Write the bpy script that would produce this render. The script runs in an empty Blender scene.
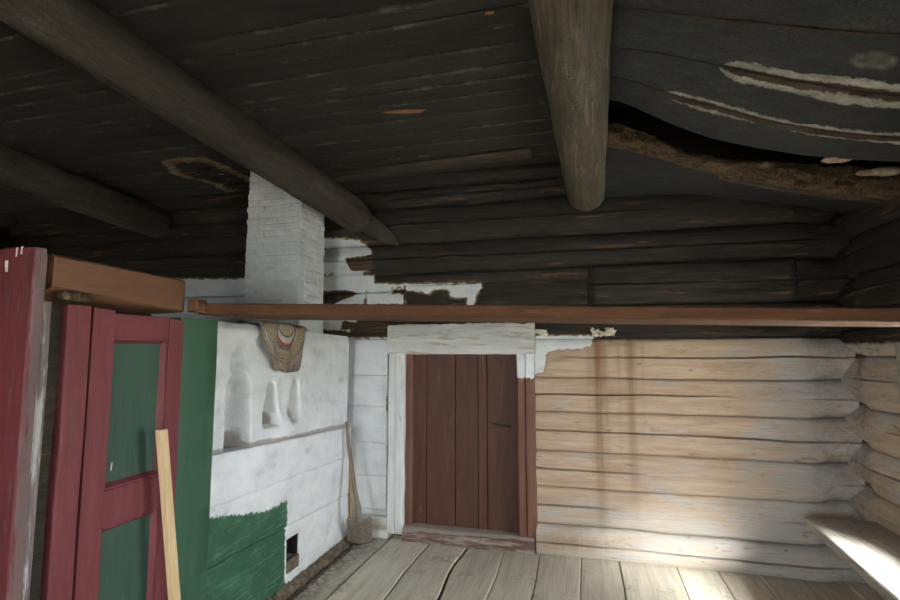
import bpy, math, random
import numpy as np
from mathutils import Vector, noise as mnoise
random.seed(7); rng = np.random.default_rng(7)
S = 1.24                       # metres per working unit
SC = bpy.context.scene
COL = SC.collection
# ------------------------------------------------------------------ camera geometry (pixel -> point on a known plane)
F = 510.0; H = 1.25
YAW = math.atan(135/math.hypot(510, 50)); PIT = math.atan(50/510)
fw = np.array([-math.sin(YAW)*math.cos(PIT), math.cos(YAW)*math.cos(PIT), math.sin(PIT)])
rt = np.array([math.cos(YAW), math.sin(YAW), 0.0]); up = np.cross(rt, fw)
CP = np.array([0, 0, H])
def ray(x, y): return fw*F + rt*(x-450) + up*(300-y)
def onX(x, y, X): d = ray(x, y); return CP + d*(X/d[0])
def onY(x, y, Y): d = ray(x, y); return CP + d*(Y/d[1])
def onZ(x, y, Z): d = ray(x, y); return CP + d*((Z-H)/d[2])
D = 3.36                       # face of the back wall
XR = 1.405                      # face of the right wall

def sm(a, b, x): t = np.clip((np.asarray(x, float)-a)/(b-a), 0, 1); return t*t*(3-2*t)
def n1(x, y=0.0, z=0.0): return mnoise.noise(Vector((x, y, z)))
def polysd(P, poly):
    """signed distance of 2-D points to a polygon, positive inside"""
    P = np.asarray(P, float); d = np.full(len(P), 1e9); ins = np.zeros(len(P), bool)
    q = np.asarray(poly, float)
    for i in range(len(q)):
        a, b = q[i], q[(i+1) % len(q)]
        e = b-a; w = P-a
        t = np.clip((w@e)/max(e@e, 1e-12), 0, 1)
        d = np.minimum(d, np.hypot(*(w-t[:, None]*e).T))
        c = ((a[1] > P[:, 1]) != (b[1] > P[:, 1]))
        xs = a[0]+(P[:, 1]-a[1])*(b[0]-a[0])/(b[1]-a[1] if abs(b[1]-a[1]) > 1e-12 else 1e-12)
        ins ^= c & (P[:, 0] < xs)
    return np.where(ins, d, -d)

# ------------------------------------------------------------------ mesh building
class MB:
    def __init__(self): self.v = []; self.f = []; self.at = {}
    def add(self, verts, faces, **at):
        o = len(self.v); self.v += [tuple(map(float, p)) for p in verts]
        self.f += [tuple(i+o for i in f) for f in faces]
        for k, val in at.items():
            L = self.at.setdefault(k, []); L += [0.0]*(o-len(L))
            L += list(np.broadcast_to(val, len(verts)))
        return self
    def box(self, a, b, bev=0.0, **at):
        (x0, y0, z0), (x1, y1, z1) = a, b
        if bev <= 0:
            v = [(x, y, z) for x in (x0, x1) for y in (y0, y1) for z in (z0, z1)]
            return self.add(v, [(0, 1, 3, 2), (4, 6, 7, 5), (0, 4, 5, 1), (2, 3, 7, 6), (0, 2, 6, 4), (1, 5, 7, 3)], **at)
        c = [(a[i]+b[i])/2 for i in range(3)]; h = [(b[i]-a[i])/2 for i in range(3)]
        v = []; idx = {}
        for sx in (-1, 1):
            for sy in (-1, 1):
                for sz in (-1, 1):
                    for k in range(3):
                        m = [bev]*3; m[k] = 0
                        idx[(sx, sy, sz, k)] = len(v)
                        s = (sx, sy, sz)
                        v.append([c[i]+s[i]*(h[i]-m[i]) for i in range(3)])
        f = []
        for k in range(3):
            i, j = [q for q in range(3) if q != k]
            for s in (-1, 1):
                q = []
                for (p, r) in ((-1, -1), (1, -1), (1, 1), (-1, 1)):
                    t = [0]*3; t[k] = s; t[i] = p; t[j] = r; q.append(idx[(*t, k)])
                f.append(q)
        for k in range(3):                      # edges along axis k
            i, j = [q for q in range(3) if q != k]
            for p in (-1, 1):
                for r in (-1, 1):
                    q = []
                    for s, o in ((-1, i), (1, i), (1, j), (-1, j)):
                        t = [0]*3; t[k] = s; t[i] = p; t[j] = r; q.append(idx[(*t, o)])
                    f.append(q)
        for sx in (-1, 1):
            for sy in (-1, 1):
                for sz in (-1, 1): f.append([idx[(sx, sy, sz, k)] for k in range(3)])
        return self.add(v, f, **at)
    def sweep(self, rings, cap=True, closed=True, **at):
        n = len(rings); m = len(rings[0]); v = [p for r in rings for p in r]; f = []
        for i in range(n-1):
            for j in range(m if closed else m-1):
                k = (j+1) % m
                f.append((i*m+j, i*m+k, (i+1)*m+k, (i+1)*m+j))
        if cap and closed:
            f.append(tuple(range(m))[::-1]); f.append(tuple((n-1)*m+j for j in range(m)))
        return self.add(v, f, **at)
    def tube(self, pts, rad, m=10, **at):
        pts = [np.array(p, float) for p in pts]; n = len(pts)
        rad = [rad]*n if np.isscalar(rad) else rad; R = []
        u = None
        for i in range(n):
            t = pts[min(i+1, n-1)]-pts[max(i-1, 0)]; t /= np.linalg.norm(t)
            if u is None:
                u = np.cross(t, [0, 0, 1] if abs(t[2]) < .9 else [1, 0, 0])
            u = u-t*(u@t); u /= np.linalg.norm(u); w = np.cross(t, u)
            R.append([pts[i]+rad[i]*(math.cos(a)*u+math.sin(a)*w) for a in np.linspace(0, 2*math.pi, m, endpoint=False)])
        return self.sweep(R, **at)
    def build(self, name, mat, parent=None, loc=None, attrs=None, smooth=True, jitter=0.0, jf=6.0, angle=35):
        V = np.array(self.v, float)
        if attrs: 
            for k, val in attrs(V).items(): self.at[k] = list(val)
        if jitter:
            for i in range(len(V)):
                V[i] += jitter*np.array(mnoise.noise_vector(Vector(V[i]*jf)))
        me = bpy.data.meshes.new(name)
        o = bpy.data.objects.new(name, me); COL.objects.link(o)
        if parent is not None:
            base = wloc(parent); o.parent = parent
        else:
            if loc is None:
                lo, hi = V.min(0), V.max(0); loc = ((lo[0]+hi[0])/2, (lo[1]+hi[1])/2, lo[2])
            base = np.array(loc)*S; o.location = base
        me.from_pydata((V*S-base).tolist(), [], self.f)
        for k in ('white', 'bare', 'rot', 'pale', 'core', 'green'):       # signed masks: absent means nowhere
            if k not in self.at: self.at[k] = [-1.0]*len(V)
        for k, val in self.at.items():
            val = list(val)+[0.0]*(len(V)-len(val))
            a = me.attributes.new(k, 'FLOAT', 'POINT'); a.data.foreach_set('value', np.array(val, np.float32))
        import bmesh
        bm = bmesh.new(); bm.from_mesh(me); bmesh.ops.recalc_face_normals(bm, faces=bm.faces); bm.to_mesh(me); bm.free()
        me.polygons.foreach_set('use_smooth', [bool(smooth)]*len(me.polygons))
        if smooth: me.set_sharp_from_angle(angle=math.radians(angle))
        me.materials.append(mat); me.update()
        return o
def wloc(o):
    p = np.zeros(3)
    while o is not None: p += np.array(o.location); o = o.parent
    return p
def tag(o, label=None, cat=None, group=None, kind=None):
    if label: o['label'] = label
    if cat: o['category'] = cat
    if group: o['group'] = group
    if kind: o['kind'] = kind
    return o
def thing(name, loc, label, cat, group=None, kind='thing'):
    o = bpy.data.objects.new(name, None); COL.objects.link(o); o.empty_display_size = .1
    o.location = np.array(loc, float)*S
    return tag(o, label, cat, group, kind)

# ------------------------------------------------------------------ materials
class NT:
    def __init__(s, name, rough=.85, spec=.3):
        s.m = bpy.data.materials.new(name); s.m.use_nodes = True; s.t = s.m.node_tree; s.N = s.t.nodes
        s.b = s.N['Principled BSDF']; s.b.inputs['Roughness'].default_value = rough
        s.b.inputs['Specular IOR Level'].default_value = spec
        s.tc = s.N.new('ShaderNodeTexCoord')
    def put(s, sock, v):
        if hasattr(v, 'is_output'): s.t.links.new(v, sock)
        elif isinstance(v, tuple) and len(v) == 3 and sock.type == 'RGBA': sock.default_value = (*v, 1)
        else: sock.default_value = v
    def co(s, scale=(1, 1, 1), loc=(0, 0, 0), rot=(0, 0, 0)):
        n = s.N.new('ShaderNodeMapping'); s.t.links.new(s.tc.outputs['Object'], n.inputs[0])
        n.inputs['Scale'].default_value = scale; n.inputs['Location'].default_value = loc; n.inputs['Rotation'].default_value = rot
        return n.outputs[0]
    def noise(s, co, scale=1.0, detail=4, rough=.6, dist=0.0):
        n = s.N.new('ShaderNodeTexNoise'); s.t.links.new(co, n.inputs['Vector'])
        n.inputs['Scale'].default_value = scale; n.inputs['Detail'].default_value = detail
        n.inputs['Roughness'].default_value = rough; n.inputs['Distortion'].default_value = dist
        return n.outputs['Fac']
    def vor(s, co, scale=1.0, feature='F1'):
        n = s.N.new('ShaderNodeTexVoronoi'); s.t.links.new(co, n.inputs['Vector']); n.feature = feature
        n.inputs['Scale'].default_value = scale; return n.outputs['Distance']
    def ramp(s, fac, stops, interp='LINEAR'):
        n = s.N.new('ShaderNodeValToRGB'); e = n.color_ramp.elements; n.color_ramp.interpolation = interp
        while len(e) < len(stops): e.new(.5)
        for q, (p, c) in zip(e, stops): q.position = p; q.color = (*c, 1) if isinstance(c, tuple) else (c, c, c, 1)
        s.put(n.inputs[0], fac); return n.outputs[0]
    def step(s, fac, a, b):
        n = s.N.new('ShaderNodeMapRange'); n.interpolation_type = 'SMOOTHSTEP'
        s.put(n.inputs[0], fac); n.inputs[1].default_value = a; n.inputs[2].default_value = b
        return n.outputs[0]
    def mix(s, fac, a, b, mode='MIX'):
        n = s.N.new('ShaderNodeMix'); n.data_type = 'RGBA'; n.blend_type = mode
        s.put(n.inputs[0], fac); s.put(n.inputs[6], a); s.put(n.inputs[7], b); return n.outputs[2]
    def math(s, op, a, b=0.0, c=0.0):
        n = s.N.new('ShaderNodeMath'); n.operation = op
        s.put(n.inputs[0], a); s.put(n.inputs[1], b); s.put(n.inputs[2], c); return n.outputs[0]
    def attr(s, k):
        n = s.N.new('ShaderNodeAttribute'); n.attribute_name = k; return n.outputs['Fac']
    def col(s, c): s.put(s.b.inputs['Base Color'], c); return s
    def bump(s, h, strength=.4, dist=.01):
        n = s.N.new('ShaderNodeBump'); n.inputs['Strength'].default_value = strength; n.inputs['Distance'].default_value = dist
        s.put(n.inputs['Height'], h); s.t.links.new(n.outputs[0], s.b.inputs['Normal']); return s

def ax(axis, a, b):            # stretched scale: a along the grain, b across
    return {'X': (a, b, b), 'Y': (b, a, b), 'Z': (b, b, a)}[axis]
def white_wash(n, seed=0):
    a = n.noise(n.co((3, 3, 5), (seed, 0, 0)), 1.6, 6, .65)
    c = n.ramp(a, [(.25, (.52, .53, .54)), (.40, (.73, .74, .75)), (.6, (.82, .83, .83)), (.8, (.86, .86, .85))])
    g = n.noise(n.co((1.4, 1.4, 2.2), (seed+5, 3, 1)), 2.3, 5, .6)
    c = n.mix(n.math('MULTIPLY', n.step(g, .56, .72), .22), c, (.44, .45, .46))
    y = n.noise(n.co((2, 2, 2), (seed+9, 7, 1)), 2.0, 5, .6)
    return n.mix(n.math('MULTIPLY', n.step(y, .62, .74), .5), c, (.50, .41, .28))

def log_material(name, axis):
    n = NT(name, .85, .25)
    g = n.noise(n.co(ax(axis, 1.1, 11)), 2.0, 6, .62, .6)
    fine = n.noise(n.co(ax(axis, 2.2, 60)), 2.0, 3, .6)
    lw = n.ramp(g, [(.25, (.32, .20, .125)), (.45, (.46, .315, .21)), (.6, (.54, .40, .285)), (.8, (.62, .50, .39))])
    lw = n.mix(.30, lw, n.ramp(fine, [(.3, (.36, .245, .165)), (.7, (.65, .53, .42))]))
    kn = n.vor(n.co(ax(axis, 1.1, 2.6)), 1.5)
    lw = n.mix(n.math('MULTIPLY', n.step(kn, .09, .02), .75), lw, (.13, .08, .05))
    gr = n.noise(n.co(ax(axis, 1.6, 5.5), (4, 2, 9)), 1.6, 7, .7, 1.0)
    gf = n.math('ADD', gr, n.math('MULTIPLY', n.attr('grey'), .16))
    lw = n.mix(n.math('MULTIPLY', n.step(gf, .54, .70), .75), lw, n.ramp(fine, [(.3, (.30, .30, .30)), (.7, (.60, .58, .56))]))
    lw = n.mix(n.math('MULTIPLY', n.attr('grey'), .40), lw, (.58, .56, .53))
    mo = n.noise(n.co((5, 5, 7), (8, 3, 1)), 2.4, 7, .72, 1.2)
    lw = n.mix(n.math('MULTIPLY', n.attr('mott'), n.step(mo, .42, .66)), lw, (.17, .15, .13))
    mk = n.noise(n.co(ax(axis, 3.5, 14), (2, 6, 4)), 1.6, 5, .7, .8)
    lw = n.mix(n.math('MULTIPLY', n.step(mk, .60, .70), .7), lw, (.17, .135, .11))
    st = n.noise(n.co((30, 30, 1.5), (1, 1, 1)), 1.0, 4, .7)
    lw = n.mix(n.math('MULTIPLY', n.attr('stain'), n.step(st, .15, .6)), lw, (.21, .105, .045))
    dk = n.ramp(g, [(.25, (.008, .007, .006)), (.45, (.020, .016, .013)), (.62, (.040, .030, .023)), (.8, (.085, .06, .043))])
    dk = n.mix(.4, dk, n.ramp(fine, [(.3, (.012, .010, .009)), (.75, (.07, .055, .042))]))
    sc = n.noise(n.co(ax(axis, 1.3, 16), (3, 8, 2)), 1.5, 5, .6)
    dk = n.mix(n.math('MULTIPLY', n.step(sc, .575, .69), .75), dk, (.16, .085, .048))
    sn = n.noise(n.co((4, 4, 9)), 2.2, 5, .65)
    sf = n.step(n.math('ADD', n.attr('soot'), n.math('MULTIPLY', n.math('SUBTRACT', sn, .5), .35)), .40, .60)
    c = n.mix(sf, lw, dk)
    wn = n.math('MULTIPLY', n.math('SUBTRACT', n.noise(n.co((7, 7, 12)), 2.4, 7, .7), .5), .055)
    wf = n.math('ADD', n.attr('white'), wn)
    rim = n.step(wf, -.016, -.003)
    c = n.mix(n.math('MULTIPLY', rim, .7), c, (.30, .20, .11))
    c = n.mix(n.step(wf, -.003, .003), c, white_wash(n))
    c = n.mix(n.step(n.math('ADD', n.attr('bare'), n.math('MULTIPLY', wn, .6)), -.003, .003), c, n.ramp(fine, [(.40, (.016, .012, .009)), (.72, (.16, .095, .05))]))
    n.col(c)
    n.bump(n.math('ADD', n.math('ADD', n.math('MULTIPLY', g, .6), n.math('MULTIPLY', fine, .35)), n.math('MULTIPLY', n.step(wf, -.004, .004), .5)), .55, .012)
    return n.m
M = {}
M['log_x'] = log_material('hewn_log_along_wall', 'X')
M['log_y'] = log_material('hewn_log_side_wall', 'Y')

def dark_wood(name, axis,  lo=(.012, .0105, .009), hi=(.062, .052, .042), scar=.6, dust=.35, warm=(.24, .10, .045), seam=False, thr=.68):
    n = NT(name, .85, .25)
    g = n.noise(n.co(ax(axis, .9, 12)), 2.0, 6, .65, .4)
    fine = n.noise(n.co(ax(axis, 2, 70)), 2.0, 3, .6)
    mid = tuple((a+b)/2.4 for a, b in zip(lo, hi))
    c = n.ramp(g, [(.25, lo), (.5, mid), (.8, hi)])
    c = n.mix(.4, c, n.ramp(fine, [(.3, lo), (.75, hi)]))
    tint = n.attr('tint')
    c = n.mix(1.0, c, n.ramp(tint, [(0, (.82, .82, .82)), (1, (1.2, 1.18, 1.14))]), 'MULTIPLY')
    sc = n.noise(n.co(ax(axis, 1.0, 18), (3, 8, 2)), 1.4, 4, .6)
    c = n.mix(n.math('MULTIPLY', n.step(sc, thr, thr+.06), scar), c, warm)
    d1 = n.noise(n.co((1.5, 1.5, 1.5), (5, 5, 5)), 1.3, 4, .6)
    d2 = n.noise(n.co((40, 40, 40)), 2.0, 3, .7)
    d2l = n.noise(n.co(ax(axis, 1.2, 9), (2, 7, 3)), 2.0, 4, .6)
    c = n.mix(n.math('MULTIPLY', n.math('MULTIPLY', n.step(d1, .42, .7), n.step(n.math('ADD', n.math('MULTIPLY', d2, .6), n.math('MULTIPLY', d2l, .4)), .46, .62)), dust), c, (.17, .17, .135))
    if seam:
        sn = n.noise(n.co((3.5, 3.5, 3.5), (1, 4, 4)), 1.5, 5, .7)
        c = n.mix(n.math('MULTIPLY', n.math('MULTIPLY', n.attr('edge'), n.step(sn, .50, .66)), .55), c, (.15, .14, .115))
    # scorched and peeling places, carried by vertex masks
    rn = n.math('MULTIPLY', n.math('SUBTRACT', n.noise(n.co((6, 9, 9)), 2.4, 7, .72), .5), .09)
    rf = n.math('ADD', n.attr('rot'), rn)
    patch = n.noise(n.co((3.5, 8, 8), (7, 1, 3)), 2.0, 7, .7)
    rc = n.ramp(patch, [(.32, (.008, .006, .005)), (.48, (.03, .02, .012)), (.54, (.22, .15, .08)), (.62, (.42, .36, .25)), (.75, (.55, .53, .46))])
    rc = n.mix(n.step(rf, .085, .035), n.ramp(patch, [(.40, (.012, .009, .007)), (.58, (.035, .023, .014)), (.64, (.40, .36, .28)), (.75, (.58, .56, .50))]), n.ramp(patch, [(.3, (.07, .045, .025)), (.5, (.20, .14, .08)), (.7, (.36, .29, .19))]))
    c = n.mix(n.step(rf, -.01, .01), c, rc)
    pn = n.math('MULTIPLY', n.math('SUBTRACT', n.noise(n.co((9, 14, 14)), 2.6, 7, .75), .5), .06)
    pf = n.math('ADD', n.attr('pale'), pn)
    c = n.mix(n.step(pf, -.004, .004), c, n.ramp(patch, [(.3, (.12, .10, .08)), (.5, (.26, .235, .195)), (.7, (.46, .43, .37))]))
    cf = n.math('ADD', n.attr('core'), n.math('MULTIPLY', pn, .8))
    c = n.mix(n.step(cf, -.003, .003), c, n.ramp(patch, [(.35, (.010, .007, .005)), (.6, (.06, .036, .02))]))
    c = n.mix(n.attr('mark'), c, n.ramp(patch, [(.3, (.06, .055, .045)), (.6, (.20, .185, .15))]))
    n.col(c)
    n.bump(n.math('ADD', n.math('ADD', n.math('MULTIPLY', g, .5), n.math('MULTIPLY', fine, .3)), n.math('MULTIPLY', n.step(pf, -.01, .01), .8)), .5, .012)
    return n.m
M['ceil'] = dark_wood('sooty_ceiling_boards', 'X', (.0135, .0112, .0088), (.050, .041, .032), .45, .12, seam=True)
M['sag'] = dark_wood('charred_sagging_boards', 'X', (.009, .009, .009), (.046, .044, .043), .0, .22)
M['beam'] = dark_wood('old_smoked_beam', 'Y', (.009, .007, .0055), (.082, .061, .042), .3, .2)
M['roundlog'] = dark_wood('grey_round_log', 'Y', (.026, .021, .015), (.165, .135, .098), .55, .6, (.25, .17, .10), thr=.57)
M['batten'] = dark_wood('dark_batten', 'X', (.02, .016, .013), (.09, .065, .048), .3, .2)

def rot_mat():
    n = NT('crumbling_rotten_wood', .95, .1)
    a = n.noise(n.co((5, 16, 16)), 2.2, 8, .75, .8); b = n.noise(n.co((30, 30, 8)), 2.0, 5, .7)
    c = n.ramp(a, [(.28, (.012, .008, .006)), (.42, (.06, .036, .02)), (.55, (.14, .088, .05)), (.72, (.26, .20, .135))])
    c = n.mix(.3, c, n.ramp(b, [(.35, (.02, .013, .009)), (.7, (.24, .16, .09))]))
    return n.col(c).bump(n.math('ADD', a, b), 1.0, .03).m
M['rot'] = rot_mat()
def plaster(name, seed):
    n = NT(name, .9, .2)
    c = white_wash(n, seed)
    dn = n.noise(n.co((6, 6, 6), (seed, 2, 2)), 2.2, 6, .7)
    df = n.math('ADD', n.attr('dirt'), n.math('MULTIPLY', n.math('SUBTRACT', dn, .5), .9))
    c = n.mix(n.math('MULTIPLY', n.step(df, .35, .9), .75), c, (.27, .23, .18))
    gn = n.noise(n.co((4, 22, 22), (seed, 1, 2), (.7, 0, 0)), 1.6, 6, .65, .3)
    gf = n.math('ADD', n.attr('green'), n.math('MULTIPLY', n.math('SUBTRACT', gn, .5), .045))
    gt = n.noise(n.co((5, 5, 5)), 1.3, 5, .6)
    gc = n.ramp(gt, [(.3, (.034, .095, .052)), (.55, (.048, .125, .072)), (.75, (.075, .165, .105))])
    scr = n.noise(n.co((3, 3, 34), (seed, 3, 3), (.55, 0, 0)), 2.0, 5, .6)
    gc = n.mix(n.math('MULTIPLY', n.step(scr, .53, .70), .5), gc, (.19, .30, .23))
    n.col(n.mix(n.step(gf, -.006, .006), c, gc))
    fb = n.noise(n.co((10, 10, 10)), 2.0, 7, .65)
    return n.bump(n.math('ADD', fb, n.math('MULTIPLY', n.noise(n.co((60, 60, 60)), 1.0, 3, .6), .3)), .6, .016).m
M['plaster'] = plaster('whitewashed_plaster', 0)
M['chimney'] = plaster('whitewashed_brick', 11)
def painted(name, c0, c1, axis, worn=(.25, .2, .17), wear=.0, rough=.6, spec=.35, thr=.6):
    n = NT(name, rough, spec)
    a = n.noise(n.co(ax(axis, 1.2, 9)), 2.0, 6, .62)
    f = n.noise(n.co(ax(axis, 3, 70)), 1.6, 3, .6)
    c = n.mix(.4, n.ramp(a, [(.32, c0), (.66, c1)]), n.ramp(f, [(.3, c0), (.7, c1)]))
    w = n.noise(n.co(ax(axis, 1.6, 13), (6, 2, 5)), 1.7, 7, .7)
    c = n.mix(n.math('MULTIPLY', n.step(n.math('ADD', w, n.math('MULTIPLY', n.attr('wear'), .38)), thr, thr+.1), wear), c, worn)
    wn = n.math('MULTIPLY', n.math('SUBTRACT', n.noise(n.co((9, 9, 9)), 2.4, 6, .7), .5), .05)
    wf = n.math('ADD', n.attr('white'), wn)
    c = n.mix(n.step(wf, -.003, .003), c, white_wash(n, 3))
    n.col(c)
    return n.bump(n.math('ADD', n.math('MULTIPLY', a, .4), f), .3, .006).m
M['red'] = painted('crimson_paint', (.105, .020, .026), (.185, .040, .046), 'Z', (.085, .055, .05), .6, thr=.57)
M['redworn'] = painted('worn_red_paint', (.075, .014, .018), (.15, .026, .032), 'Z', (.15, .11, .105), .75, thr=.60)
M['weather'] = painted('weathered_grey_post', (.085, .062, .056), (.24, .19, .185), 'Z', (.56, .54, .54), .75, thr=.52)
M['greenpanel'] = painted('dark_green_paint', (.026, .062, .042), (.042, .088, .062), 'Z', (.10, .15, .12), .35, thr=.62)
M['green'] = painted('bright_green_paint', (.028, .082, .044), (.045, .112, .064), 'Z', (.15, .24, .18), .35, thr=.66)
M['brown'] = painted('brown_shelf_paint', (.072, .031, .016), (.135, .062, .033), 'X', (.26, .15, .09), .35, .8, .15, thr=.60)
M['brown_y'] = painted('brown_beam_paint', (.10, .042, .020), (.17, .078, .040), 'Y', (.09, .05, .03), .4, thr=.62)
M['doorbrown'] = painted('dark_brown_door_paint', (.060, .023, .014), (.115, .047, .030), 'Z', (.26, .15, .10), .6, thr=.615)
M['jamb'] = painted('brown_jamb_paint', (.12, .048, .030), (.20, .092, .062), 'Z', (.38, .26, .18), .35, thr=.64)
M['thresh'] = painted('worn_red_brown_threshold', (.10, .045, .036), (.20, .12, .095), 'X', (.36, .32, .27), .8, thr=.50)
M['casing'] = painted('whitewashed_casing', (.52, .52, .50), (.82, .82, .80), 'Z', (.44, .34, .21), .75, .9, .2, thr=.585)
M['casing_x'] = painted('whitewashed_lintel', (.50, .49, .46), (.80, .79, .76), 'X', (.36, .28, .18), .7, .9, .2, thr=.53)
M['frame'] = painted('white_window_paint', (.7, .7, .68), (.85, .85, .83), 'Z', (.4, .36, .3), .4)
def floor_mat():
    n = NT('grey_worn_floorboards', .8, .25)
    g = n.noise(n.co((11, .9, 11)), 2.0, 6, .62, .5); f = n.noise(n.co((70, 2, 70)), 1.8, 3, .6)
    c = n.ramp(g, [(.25, (.38, .335, .275)), (.5, (.56, .515, .435)), (.75, (.67, .63, .55))])
    c = n.mix(.3, c, n.ramp(f, [(.3, (.37, .33, .27)), (.7, (.69, .65, .57))]))
    c = n.mix(1.0, c, n.ramp(n.attr('tint'), [(0, (.80, .79, .77)), (1, (1.15, 1.14, 1.12))]), 'MULTIPLY')
    d = n.noise(n.co((3, 3, 3), (2, 2, 2)), 1.6, 6, .65)
    c = n.mix(n.math('MULTIPLY', n.step(d, .56, .72), .55), c, (.16, .125, .09))
    sp = n.vor(n.co((22, 22, 22)), 1.0)
    c = n.mix(n.math('MULTIPLY', n.step(sp, .11, .05), n.step(d, .45, .55)), c, (.07, .06, .05))
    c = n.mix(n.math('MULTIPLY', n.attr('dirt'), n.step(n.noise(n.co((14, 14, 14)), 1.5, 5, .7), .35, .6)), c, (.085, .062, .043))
    return n.col(c).bump(n.math('ADD', n.math('MULTIPLY', g, .6), n.math('MULTIPLY', f, .5)), .45, .01).m
M['floor'] = floor_mat()
def bench_mat():
    n = NT('grey_bench_plank', .8, .25)
    g = n.noise(n.co((12, .9, 12)), 2.0, 6, .62, .5); f = n.noise(n.co((70, 2, 70)), 1.8, 3, .6)
    c = n.mix(.35, n.ramp(g, [(.25, (.22, .195, .165)), (.75, (.48, .45, .40))]), n.ramp(f, [(.3, (.2, .18, .15)), (.7, (.5, .47, .42))]))
    sp = n.vor(n.co((16, 16, 16)), 1.0)
    c = n.mix(n.step(sp, .12, .06), c, (.10, .085, .07))
    return n.col(c).bump(n.math('ADD', g, f), .4, .008).m
M['bench'] = bench_mat()
def simple(name, c0, c1, sc=(8, 8, 8), rough=.8, bump=.4, spec=.3, metal=0.0):
    n = NT(name, rough, spec); a = n.noise(n.co(sc), 2.0, 6, .65)
    n.b.inputs['Metallic'].default_value = metal
    return n.col(n.ramp(a, [(.3, c0), (.7, c1)])).bump(a, bump, .008).m
M['newwood'] = simple('pale_fresh_pine', (.56, .38, .20), (.72, .54, .33), (40, 40, 1.5), .6, .15)
M['blade'] = simple('rust_brown_iron', (.15, .12, .095), (.27, .23, .19), (14, 14, 14), .75, .5)
M['handle'] = simple('worn_brown_handle', (.15, .10, .07), (.31, .225, .16), (40, 40, 3), .7, .3)
M['stick'] = simple('yellowed_stick', (.28, .17, .07), (.48, .33, .16), (40, 40, 3), .7, .3)
M['iron'] = simple('dark_iron', (.02, .018, .016), (.06, .05, .045), (20, 20, 20), .6, .3)
M['fungus'] = simple('pale_bracket_fungus', (.15, .09, .05), (.44, .34, .24), (25, 25, 25), .85, .5)
M['flake'] = simple('curled_paint_flake', (.55, .44, .28), (.80, .77, .68), (25, 25, 25), .9, .5)
M['stone'] = simple('brown_rubble', (.07, .05, .035), (.24, .185, .135), (14, 14, 14), .95, .8)
M['pale'] = simple('pale_chip', (.62, .60, .55), (.80, .78, .74), (20, 20, 20), .9, .2)
M['soot'] = simple('dark_hole', (.010, .008, .007), (.03, .024, .02), (9, 9, 9), .95, .4)  # near-black filling for the stove hole and the mortise
M['earth'] = simple('dark_roof_boards', (.012, .010, .009), (.03, .025, .02), (2, 14, 14), .95, .4)
M['outside'] = simple('pale_ground', (.42, .42, .38), (.55, .55, .50), (1, 1, 1), .95, .1)
def glass():
    m = bpy.data.materials.new('thin_window_glass'); m.use_nodes = True; t = m.node_tree; t.nodes.clear()
    o = t.nodes.new('ShaderNodeOutputMaterial'); x = t.nodes.new('ShaderNodeMixShader'); a = t.nodes.new('ShaderNodeBsdfTransparent'); g = t.nodes.new('ShaderNodeBsdfGlossy')
    g.inputs['Roughness'].default_value = .02; a.inputs[0].default_value = (.95, .97, .96, 1); x.inputs[0].default_value = .06
    t.links.new(a.outputs[0], x.inputs[1]); t.links.new(g.outputs[0], x.inputs[2]); t.links.new(x.outputs[0], o.inputs[0]); return m
M['glass'] = glass()
def rug_mat():
    n = NT('braided_rag_rug', .95, .1)
    r = n.attr('ring')
    k = n.noise(n.co((55, 55, 55)), 2.0, 3, .7)
    rr = n.math('ADD', r, n.math('MULTIPLY', n.math('SUBTRACT', k, .5), .05))
    T, MU, GY, RD, CR, NV = (.34, .26, .19), (.31, .245, .10), (.20, .19, .18), (.33, .08, .075), (.60, .54, .46), (.12, .12, .15)
    c = n.ramp(rr, [(0, T), (.12, (.40, .33, .22)), (.20, NV), (.25, CR), (.36, RD), (.44, NV), (.50, T), (.58, (.30, .22, .17)), (.66, MU), (.74, GY), (.79, T), (.88, (.28, .20, .15)), (.94, GY)], 'CONSTANT')
    sp = n.noise(n.co((80, 80, 80), (3, 1, 2)), 1.6, 2, .5)
    c = n.mix(n.step(sp, .57, .66), c, (.42, .34, .25)); c = n.mix(n.step(sp, .40, .33), c, (.10, .085, .07))
    br = n.math('SINE', n.math('MULTIPLY', r, 110.0))
    return n.col(c).bump(n.math('ADD', n.math('MULTIPLY', br, .12), k), 1.0, .012).m
M['rug'] = rug_mat()

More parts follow.
